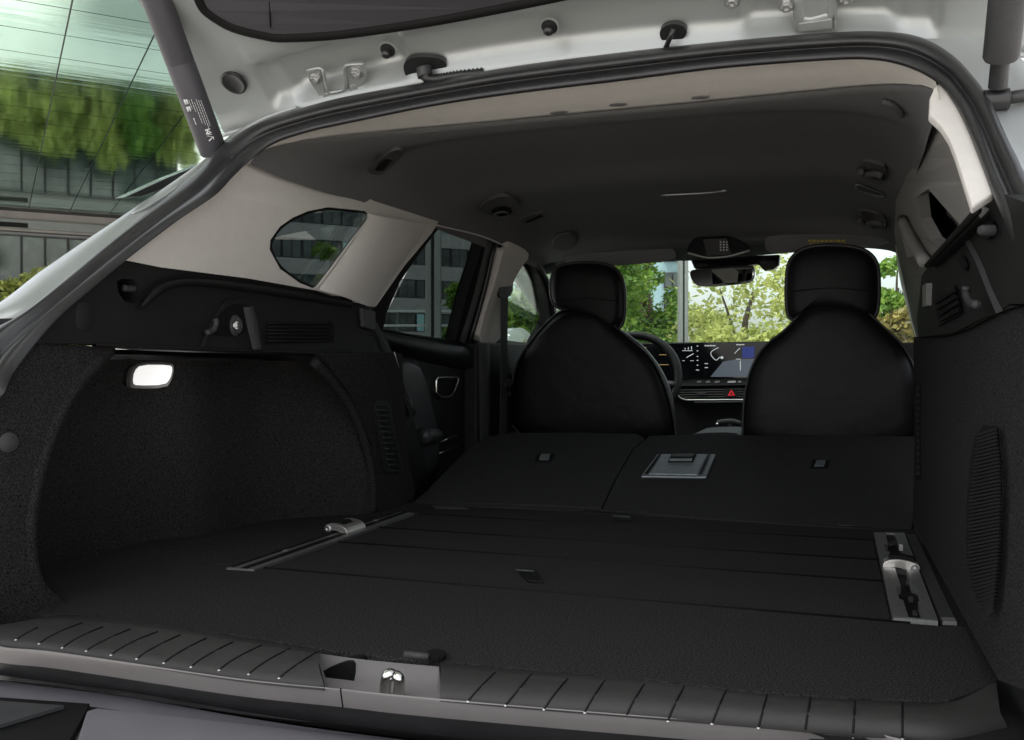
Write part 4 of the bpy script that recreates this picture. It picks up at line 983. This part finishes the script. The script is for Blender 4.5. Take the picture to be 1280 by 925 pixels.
slab('lamp_bezel', [(161, 483), (164, 461), (173, 453), (214, 453), (218, 459), (214, 476), (207, 485), (167, 486)], PX(-.70), .008, 'fitting', lm, up=.001, rnd=1, bevel=.002)
slab('lamp_lens', [(165, 479), (167, 464), (175, 456), (210, 456), (214, 460), (211, 473), (204, 481), (170, 482)], PX(-.70), .006, 'lamp', lm, up=.004, rnd=1, bevel=.002)

# --- right boot side
rt = part('boot_side_trim', 'right side trim of the boot with a long speaker grille')
RX = lambda P: P.x-.580
rp = slab('side_panel', [(1243, 238), (1300, 260), (1330, 380), (1262, 380), (1250, 389), (1232, 396), (1190, 417), (1148, 421), (1146, 400), (1152, 345), (1160, 333), (1208, 278), (1215, 256)], RX, .03, 'plastic', rt, dense=30)
strip('shelf_guide', [[(1160, 333), (1180, 311), (1204, 286), (1222, 268)], [(1162, 333), (1184, 313), (1208, 290), (1226, 273)], [(1171, 334), (1192, 316), (1212, 297), (1228, 282)]], [.012, .016, .004], (lambda P: -RX(P)), 'black', rp)
tube('guide_lip', catmull([hit(p, PX(.565)) for p in [(1159, 332), (1180, 309), (1206, 281), (1222, 263)]], 4), .005, 'plastic', rp, seg=8)
strip('panel_fold', [[(1205, 300), (1218, 325), (1232, 360), (1245, 392)], [(1212, 300), (1226, 325), (1240, 360), (1254, 389)]], [.006, .001], (lambda P: -RX(P)), 'plastic_grey', rp)
disc('hook_pin', hit((1233, 288), PX(.565)), (-1, -.4, 0), [(.006, -.008), (.006, .005), (.0045, .008), (.001, .0085)], 'plastic_grey', rp)
slab('pin_recess', [(1228, 278), (1238, 274), (1242, 290), (1232, 302), (1227, 295)], PX(.574), .002, 'black', rp, rnd=1)
tube('bag_hook', catmull([hit(p, PX(.560)) for p in [(1208, 358), (1208, 368), (1213, 378), (1221, 381)]], 4), .005, 'plastic_grey', rp, seg=8)
slab('hook_recess', [(1196, 325), (1202, 318), (1208, 330), (1206, 342)], PX(.575), .002, 'black', rp, rnd=1)
g4 = slab('vent_grille', [(1166, 376), (1192, 356), (1201, 392), (1172, 408)], PX(.576), .002, 'plastic', rp)
for k in range(4):
    y = 376+k*7.6; x = 1168+k*1.7
    slab('vent_slot', [(x, y), (x+25, y-16+k*.6), (x+26, y-11.5+k*.6), (x+1, y+4.2)], PX(.572), .003, 'black', g4, up=.001)
slab('latch_cover', [(1153, 357), (1158, 354), (1157, 382), (1153, 384)], PX(.57), .01, 'alu', rp)
# right carpet wall
RC = lambda P: P.x-lerpt(P.z, [(-.05, .548), (0, .552), (.15, .562), (.40, .582)])
carp = [(1142, 421), (1190, 420), (1232, 398), (1262, 382), (1340, 384), (1400, 700), (1300, 870), (1248, 850), (1141, 655), (1143, 545)]
rc = slab('side_carpet', carp, RC, .03, 'carpet_side', rt, dense=40)
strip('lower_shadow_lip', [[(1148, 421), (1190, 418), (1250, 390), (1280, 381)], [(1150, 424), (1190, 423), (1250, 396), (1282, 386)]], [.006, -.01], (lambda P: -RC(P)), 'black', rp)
# floor-to-wall dark gap is left open: the wall stands 6 mm off the floor boards
gr = slab('speaker_grille', [(1222, 545), (1230, 534), (1245, 532), (1254, 540), (1256, 600), (1252, 690), (1243, 778), (1222, 745), (1211, 705), (1211, 640), (1216, 580)], RC, .003, 'black', rt, up=.003, rnd=1)
gp = [(1222, 1250, 548), (1217, 1254, 580), (1213, 1255, 620), (1211, 1254, 660), (1210, 1252, 700), (1219, 1249, 735), (1236, 1245, 768)]
def gx(y, side):
    return lerpt(y, [(g[2], g[0 if side == 0 else 1]) for g in gp])
mb_v, mb_f = [], []
y = 540.0
while y < 768:
    xa, xb = gx(y, 0)+1, gx(y, 1)-1
    for (q0, q1) in (((xa, y+4), (xb, y-4)),):
        a = hit(q0, off(RC, -.006)); b = hit(q1, off(RC, -.006)); d = V((-.0035, 0, 0)); u = V((0, 0, .0009)); k = len(mb_v)
        mb_v += [a-u, b-u, b+u, a+u, a-u+d*.3, b-u+d*.3, b+u+d, a+u+d]
        mb_f += [(k, k+1, k+2, k+3), (k+4, k+5, k+6, k+7), (k, k+1, k+5, k+4), (k+3, k+2, k+6, k+7)]
    y += 4.6
gs = build('grille_slats', mb_v, mb_f, 'plastic_grey', gr); gs['kind'] = 'stuff'
slab('wall_slot_strip', [(1147, 480), (1151, 480), (1151, 600), (1147, 600)], RC, .001, 'black', rt, up=.0015)
for k in range(14): slab('strip_stitch', [(1147.5, 484+k*8.2), (1150.5, 484+k*8.2), (1150.5, 487+k*8.2), (1147.5, 487+k*8.2)], RC, .0008, 'plastic_grey', rt, up=.0025)

# --- sill trim with ribs, striker recess, bumper
si = part('boot_sill')
FRONT = [(-60, 795), (0, 782), (75, 769), (150, 775), (300, 796), (420, 815), (500, 824), (640, 836), (800, 850), (960, 868), (1100, 876), (1185, 878), (1245, 852)]
MID = [(-60, 800), (0, 786), (60, 788), (150, 797), (300, 818), (420, 838), (500, 846), (640, 860), (800, 874), (960, 888), (1100, 898), (1185, 906), (1250, 890)]
BACK = [(-60, 802), (0, 809), (60, 816), (150, 829), (300, 852), (428, 865), (500, 872), (640, 885), (800, 898), (960, 911), (1100, 922), (1185, 930), (1262, 915)]
zf, zm, zb = .006, .012, -.002
def sillrow(pl, z, d=0): return [hit(p, PZ(z)) for p in pl]
rF0 = [p-V((0, -.012, .03)) for p in sillrow(FRONT, zf)]; rF = sillrow(FRONT, zf); rM = sillrow(MID, zm); rB = sillrow(BACK, zb); rB2 = [p+V((0, .012, -.006)) for p in rB]
cut = lambda P: True
# build the sill in three lengths so the striker recess is a real opening
def sub_rows(rws, fa, fb, n):
    out = []
    for r in rws:
        c = catmull(r, 10); L = len(c)-1
        out.append([c[0].lerp(c[0], 0) if False else (c[int(t)].lerp(c[min(int(t)+1, L)], t-int(t))) for t in [L*(fa+(fb-fa)*i/n) for i in range(n+1)]])
    return out
def frac(px_x):
    best = None
    c = catmull([V((p[0], p[1], 0)) for p in BACK], 10)
    for i, q in enumerate(c):
        if best is None or abs(q.x-px_x) < best[0]: best = (abs(q.x-px_x), i/(len(c)-1))
    return best[1]
fa, fb = frac(402), frac(548)
R5 = [rF0, rF, [f.lerp(m, .5)+V((0, 0, .003)) for f, m in zip(rF, rM)], rM, [m.lerp(b, .5)+V((0, 0, .001)) for m, b in zip(rM, rB)], rB, rB2]
grid('sill_trim', sub_rows(R5, 0, fa, 60), 'sill', si, sub=0); grid('sill_trim', sub_rows(R5, fb, 1, 80), 'sill', si)
# recess bowl
rc_f = sub_rows([rF, rB], fa, fb, 16)
low = [[p+V((0, -.004, -.003)) for p in rc_f[0]], [p+V((0, -.008, -.026)) for p in rc_f[0]], [p+V((0, .022, -.026)) for p in rc_f[1]], [p+V((0, .006, -.012)) for p in rc_f[1]]]
grid('striker_recess', low, 'recess', si)
for e_, nm in ((0, 'recess_cheek'), (-1, 'recess_cheek')):
    q = [r[e_] for r in low]; build(nm, q, [(0, 1, 2, 3)], 'recess', si)
slab('recess_cheek', [(386, 858), (398, 842), (416, 832), (438, 825), (444, 832), (441, 866), (420, 864)], PY(rc_f[0][0].y-.012), .03, 'black', si, rnd=1, bevel=.003)
slab('recess_cheek', [(553, 836), (572, 845), (568, 884), (534, 881), (546, 870), (556, 856)], PY(rc_f[0][0].y-.014), .02, 'sill', si, bevel=.002)
slab('sill_corner', [(1180, 884), (1215, 868), (1246, 846), (1275, 815), (1310, 790), (1360, 1000), (1196, 1000)], PZ(.0015), .04, 'plastic', si, bevel=.004, dense=25)
# striker
sp = hit((490, 868), PZ(-.02))
st = tube('striker', catmull([hit((480, 876), PZ(-.025)), hit((484, 850), PZ(.0))+V((0, .0, .004)), hit((493, 845), PZ(.003)), hit((499, 850), PZ(.0)), hit((498, 876), PZ(-.025))], 6), .0062, 'bright', si, seg=12)
# ribs: a fine groove with a bright pip at its rear end
def onR(fr, tt):
    """point on the sill surface: fr along the sill, tt from front (0) to back (1)"""
    cs_ = sub_rows([rF, rM, rB], fr, fr+1e-6, 1); a, b, c = (r[0] for r in cs_)
    return (a.lerp(b, tt*2) if tt < .5 else b.lerp(c, tt*2-1))+V((0, 0, .0015+.003*(1-abs(.5-tt)*2)*.6))
from mathutils.bvhtree import BVHTree
bpy.context.view_layer.update()
def cast(px, objs, lift):
    best = None; d = ray(*px).normalized()
    for o_ in objs:
        v_ = [o_.matrix_world @ q.co for q in o_.data.vertices]; t_ = BVHTree.FromPolygons(v_, [tuple(f.vertices) for f in o_.data.polygons])
        r_ = t_.ray_cast(CAM, d)
        if r_[0] is not None and (best is None or r_[3] < best[1]): best = (r_[0], r_[3], r_[1])
    if best is None: return hit(px, PZ(.008))
    nn_ = best[2] if best[2].dot(CAM-best[0]) > 0 else -best[2]
    return best[0]+nn_*lift
ST = [o_ for o_ in si.children if o_.name.startswith('sill_trim')]
RIBS = [((20, 800), (33, 791), (47, 785)), ((49, 805), (64, 792), (103, 779)), ((78, 810), (94, 797), (128, 784)), ((108, 814), (122, 803), (162, 787)), ((139, 819), (155, 805), (197, 790)), ((171, 824), (184, 812), (225, 794)),
        ((205, 829), (218, 817), (258, 798)), ((239, 834), (252, 821), (291, 803)), ((274, 838), (288, 824), (327, 807)), ((311, 843), (325, 829), (362, 811)), ((349, 848), (362, 835), (397, 815)),
        ((585, 877), (597, 861), (619, 841)), ((632, 882), (645, 866), (664, 843)), ((680, 887), (690, 871), (709, 849)), ((731, 891), (738, 875), (756, 851)), ((782, 897), (790, 878), (805, 856)), ((835, 901), (842, 882), (855, 859)),
        ((890, 905), (897, 886), (907, 864)), ((948, 910), (953, 890), (959, 868)), ((1006, 916), (1009, 896), (1013, 872)), ((1066, 921), (1067, 900), (1069, 876)), ((1128, 924), (1128, 903), (1128, 878))]
for a_, b_, c_ in RIBS:
    kk = [((1-t)**2*a_[0]+2*t*(1-t)*b_[0]+t*t*c_[0], (1-t)**2*a_[1]+2*t*(1-t)*b_[1]+t*t*c_[1]) for t in [i/8 for i in range(9)]]
    pts_ = [cast(q, ST, .0003) for q in kk]; pa = pts_[0]
    tube('rib', pts_, .0011, 'black', si, seg=6)
    disc('rib_end', pa, (0, -.2, 1), [(.0017, 0), (.0014, .0006), (.0005, .0010)], 'zinc', si, seg=10)
# rear bumper below the sill
bu = part('rear_bumper')
def brow(px, z): return [hit(p, PZ(z)) for p in px]
b0 = [(-60, 822), (0, 843), (150, 862), (300, 887), (428, 905), (600, 925), (780, 945), (1128, 975), (1262, 960)]
b1 = [(-60, 826), (0, 850), (150, 870), (300, 896), (428, 915), (600, 936), (780, 956), (1128, 990), (1262, 980)]
b2 = [(-60, 846), (0, 873), (115, 884), (300, 912), (428, 936), (600, 960), (780, 985), (1128, 1020), (1262, 1010)]
grid('bumper_groove', [brow(b0, -.03), brow([(x, y-2) for x, y in b1], -.06)], 'black', bu)
T1 = catmull(brow(b1, -.05), 5); T2 = catmull([p+V((0, -.0, -.0)) for p in brow(b2, -.056)], 5)
grid('bumper_top', [T1, T2], 'bumper', bu)
tube('bumper_line', [p+V((0, 0, -.002)) for p in T2], .0025, 'black', bu, seg=6)
lowr = [V((p.x, p.y-.10, p.z-.05)) for p in T2]; low2 = [V((p.x, p.y-.14, p.z-.3)) for p in T2]
T2b = [p+V((0, -.003, -.003)) for p in T2]
grid('bumper_face', [T2b, lowr, low2], 'bumper', bu)
BF = lambda P: P.z+.058+((T2[12].y-.003)-P.y)*.5
slab('lamp_pocket', [(-40, 868), (0, 876), (112, 884), (90, 925), (60, 970), (-40, 970)], (lambda P: P.z+.052), .01, 'black', bu, up=.004)
slab('lamp_pocket_face', [(-40, 872), (0, 878), (80, 884), (40, 896), (0, 908), (-40, 918)], (lambda P: P.z+.045), .004, 'plastic_grey', bu, up=.002)
slab('bumper_wedge', [(108, 888), (122, 884), (1200, 1000), (1200, 1100), (40, 1100)], (lambda P: P.z+.048), .01, 'bumper', bu, bevel=.003)

# --- tailgate
tg = part('tailgate')
X9 = [-.66, -.60, -.52, -.44, -.36, -.27, -.18, -.06, .06, .18, .27, .36, .44, .52, .60, .68]
def TS(x, s, d=0):
    """point on the tailgate's inner side: s metres from the hinge edge, d metres out of the panel"""
    y = 1.40-s*.81; sz = min(s, .34)+max(0, s-.34)*.35; z = .845+.72*(sz*.81)-.13*x*x
    return V((x, y, z))+V((0, -.58, -.81))*d
sv = [-.045, -.035, -.028, -.012, 0, .012, .03, .05, .065, .075, .095, .12, .14, .16, .30, .6, 1.0]
def hinge_zone(x):       # 1 inside the recessed hinge bays, 0 between
    return 1 if (.28 < abs(x) < .50) else 0
rows = []
xs_ = [-.66+1.34*i/160 for i in range(161)]
for s in sv:
    rr = []
    for x in xs_:
        ax = abs(x)
        bay = max(0, min(1, (.53-ax)/.03))*max(0, min(1, 1-(abs(s-.0)-.045)/.02)) if False else 0
        hz = max(0, min(1, (ax-.275)/.014))*max(0, min(1, (.50-ax)/.018))
        d = 0
        if s < -.03: d = .010
        elif s < -.015: d = .004
        elif s < .055: d = -.022
        elif s < .07: d = -.004
        elif s < .16: d = .004
        else: d = .002
        if -.02 < s < .055: d += -.018*hz
        if ax > .54 and s < .2: d = d*.3
        rr.append(TS(x, s, d))
    rows.append(rr)
grid('inner_panel', rows, 'silver', tg, sub=1)
tube('panel_hem', [TS(x, -.040, .012) for x in xs_], .004, 'silver', tg, seg=6); tube('panel_hem', [TS(x, -.055, .018) for x in xs_], .004, 'silver', tg, seg=6)
TRm = lambda P: TG(P)+.012
slab('upper_trim', [(242, -40), (250, 0), (262, 14), (290, 30), (330, 41), (358, 43.5), (430, 38), (540, 22), (655, 0), (760, -22), (760, -60)], off(TG, -.018), .02, 'dark_trim', tg, dense=18, bevel=.006)
tube('trim_edge', catmull([hit(p, off(TG, -.012)) for p in [(244, -20), (252, 4), (264, 17), (292, 33), (332, 43), (358, 45.5), (430, 41), (540, 25), (655, 3), (760, -19)]], 4), .010, 'black', tg, seg=8)
tube('trim_joint', [hit((336, -10), off(TG, -.022)), hit((338, 34), off(TG, -.022))], .0012, 'black', tg, seg=5)
TN = V((0, -.58, -.81))
disc('bump_stop', hit((292, 103), off(TG, .002)), TN, [(.024, -.002), (.024, .002), (.020, .004), (.017, .002), (.001, .0025)], 'rubber', tg)
for (x, y) in ((485, 62), (687, 33)):
    c = hit((x, y), TG); k = disc('ball_stud', c, TN, [(.013, -.001), (.013, .002), (.005, .003), (.005, .008), (.0075, .011), (.0075, .015), (.004, .018), (.0005, .018)], 'rubber', tg, seg=20)
    disc('stud_ring', c, TN, [(.016, -.001), (.016, .0015), (.012, .0015)], 'silver', k, seg=20)
GP = off(TG, .012)
gm = slab('cable_grommet', [(504, 84), (507, 74), (518, 69), (548, 70), (559, 76), (558, 88), (550, 97), (525, 103), (510, 98)], GP, .01, 'rubber', tg, rnd=2, bevel=.003, up=.004)
tube('cable_conduit', catmull([hit((530, 84), off(TG, -.004)), hit((533, 97), off(TG, -.02)), hit((545, 99), off(TG, -.02)), hit((570, 95), off(TG, -.016)), hit((605, 91), off(TG, -.01))], 14), lambda i: .0135 if i < 12 else (.0095 if i % 2 else .0070), 'rubber', tg, seg=12)
gm2 = slab('cable_grommet', [(824, 40), (828, 32), (842, 27), (855, 30), (860, 38), (855, 47), (840, 52), (828, 50)], GP, .01, 'rubber', tg, rnd=2, bevel=.003, up=.004)
tube('washer_hose', catmull([hit((842, 36), off(TG, -.006)), hit((838, 46), off(TG, -.014)), hit((832, 60), off(TG, -.008))], 6), .004, 'rubber', tg, seg=8)
def bolt(p, parent, r=.0085, surf=TG, d=0):
    c = hit(p, off(surf, d)); disc('bolt_washer', c, TN, [(r*1.35, 0), (r*1.35, .002), (r*.8, .002)], 'zinc', parent, seg=20)
    return disc('bolt', c+TN*.002, TN, [(r, 0), (r, .006), (r*.8, .008), (r*.5, .008), (r*.5, .004), (.0005, .004)], 'zinc', parent, seg=6)
HB = off(TG, .006)
def hinge(pxs, bolts, legs, cap):
    h = part('tailgate_hinge')
    tube('hinge_bracket', catmull([hit(p, HB) for p in pxs], 4), .0042, 'silver', h, seg=6, flat=(1.7, .7))
    for b in bolts: bolt(b, h, surf=HB)
    for l in legs: slab('hinge_leg', l, HB, .004, 'silver', h, up=.004, bevel=.001)
    slab('hinge_pad', cap, HB, .004, 'silver', h, bevel=.002)
hinge([(385, 89), (401, 86), (404, 92), (409, 112), (414, 115), (429, 112), (433, 105), (432, 84), (438, 80), (455, 79)], [(394, 97), (445, 90)],
      [[(405, 115), (412, 116), (411, 128), (404, 130)], [(437, 108), (443, 104), (447, 108), (445, 120), (436, 122)]], [(384, 90), (400, 87), (406, 116), (436, 112), (433, 81), (457, 79), (458, 96), (446, 120), (404, 128), (388, 104)])
hinge([(998, -6), (1000, 20), (1004, 25), (1014, 26), (1030, 22), (1039, 18), (1040, -6)], [(983, 6)],
      [[(1043, -5), (1046, -5), (1046, 38), (1043, 38)], [(998, 28), (1040, 22), (1041, 34), (999, 38)]], [(972, -10), (1040, -14), (1046, 36), (994, 40), (990, 10), (974, 14)])
for (x, y) in ((915, 1),): bolt((x, y), tg)
bolt((1058, -3), tg)

# --- gas struts
def strut(lbl, a, b, r, logo=False):
    s = part('gas_strut', lbl); a, b = V(a), V(b); d = (b-a); L = d.length; d.normalize()
    disc('strut_tube', a, d, [(r*.9, 0), (r, .004), (r, L*.40), (r*.985, L*.402), (r*.985, L*.406), (r, L*.408), (r, L), (r*.5, L+.002)], 'plastic_grey' if not logo else 'dark_trim', s, seg=32)
    disc('strut_rod', a-d*.035, d, [(r*.55, 0), (r*.55, .036)], 'rubber', s, seg=20)
    disc('strut_ball', a-d*.052, V((1, 0, 0)), [(r*.4, -.016), (r*.65, -.014), (r*.65, .014), (r*.4, .016)], 'rubber', s, seg=20)
    return s, a, d
Pb = hit((268, 192), PX(-.615)); Pt = hit((196, 0), PX(-.625))
Pt = Pb+(Pt-Pb)*1.5
sL, a, d = strut('thick black left strut with a white printed label', Pb, Pt, .0235, True)
tocam = (CAM-a); n = (tocam-d*tocam.dot(d)).normalized()
side = d.cross(n).normalized()
if side.x < 0: side = -side
def sp_(u, v):          # u along the strut, v across (metres) on the tube's surface
    r = .0242; ang = v/r; return a+d*u+(n*math.cos(ang)+side*math.sin(ang))*r
def nn(v): ang = v/.0242; return (n*math.cos(ang)+side*math.sin(ang))
# logo drawn as joined strokes
def stroke(pts, r=.0011):
    return tube('logo_stroke', [sp_(u, v) for u, v in pts], r, 'white', sL, seg=6)
u0 = .046
stroke([(u0, -.001), (u0, .008)]); stroke([(u0-.001, .002), (u0-.006, .008), (u0-.006, -.001)]) ; stroke([(u0-.002, .003), (u0-.0065, -.001)])
stroke([(u0-.006, -.001), (u0-.0095, .008), (u0-.0095, -.001), (u0-.014, .008), (u0-.0185, -.001)])
stroke([(u0-.014, .008), (u0-.0185, .0075)], .0008)
rp_ = random.Random(4)
for v, u, n_ in ((-.0085, .100, 5), (-.0045, .100, 5), (-.001, .094, 9), (.003, .098, 11), (.0065, .096, 12), (.010, .094, 12), (-.012, .070, 3)):
    q = u
    for k in range(n_):
        Lk = .0015+rp_.random()*.0030; tube('print_dash', [sp_(q, v), sp_(q-Lk, v)], .0006 if n_ > 4 else .0011, 'white', sL, seg=4); q -= Lk+.0010
for k in range(2): tube('print_block', [sp_(.102-k*.012, -.0165), sp_(.094-k*.012, -.0165)], .0016, 'white', sL, seg=6); tube('print_block', [sp_(.102-k*.012, -.0125), sp_(.094-k*.012, -.0125)], .0016, 'white', sL, seg=6)
Pb = hit((1251, 74), PX(.60)); Pt = hit((1259, 0), PX(.60)); Pt = Pb+(Pt-Pb)*2.5
sR, a2_, d2 = strut('thick grey right strut ending in a black ball joint', Pb, Pt, .0205)
# right hand gutter fittings below the strut
tube('strut_pin', [a2_-d2*.052, a2_-d2*.052+V((.07, .02, .01))], .008, 'rubber', sR, seg=10)
box('strut_bracket', a2_-d2*.10+V((.035, .03, -.01)), (.06, .03, .07), 'piano', sR, bevel=.006)
disc('drain_plug', a2_-d2*.16+V((.012, .0, 0)), V((0, -1, .5)), [(.013, 0), (.013, .004), (.008, .006), (.001, .006)], 'rubber', sR)
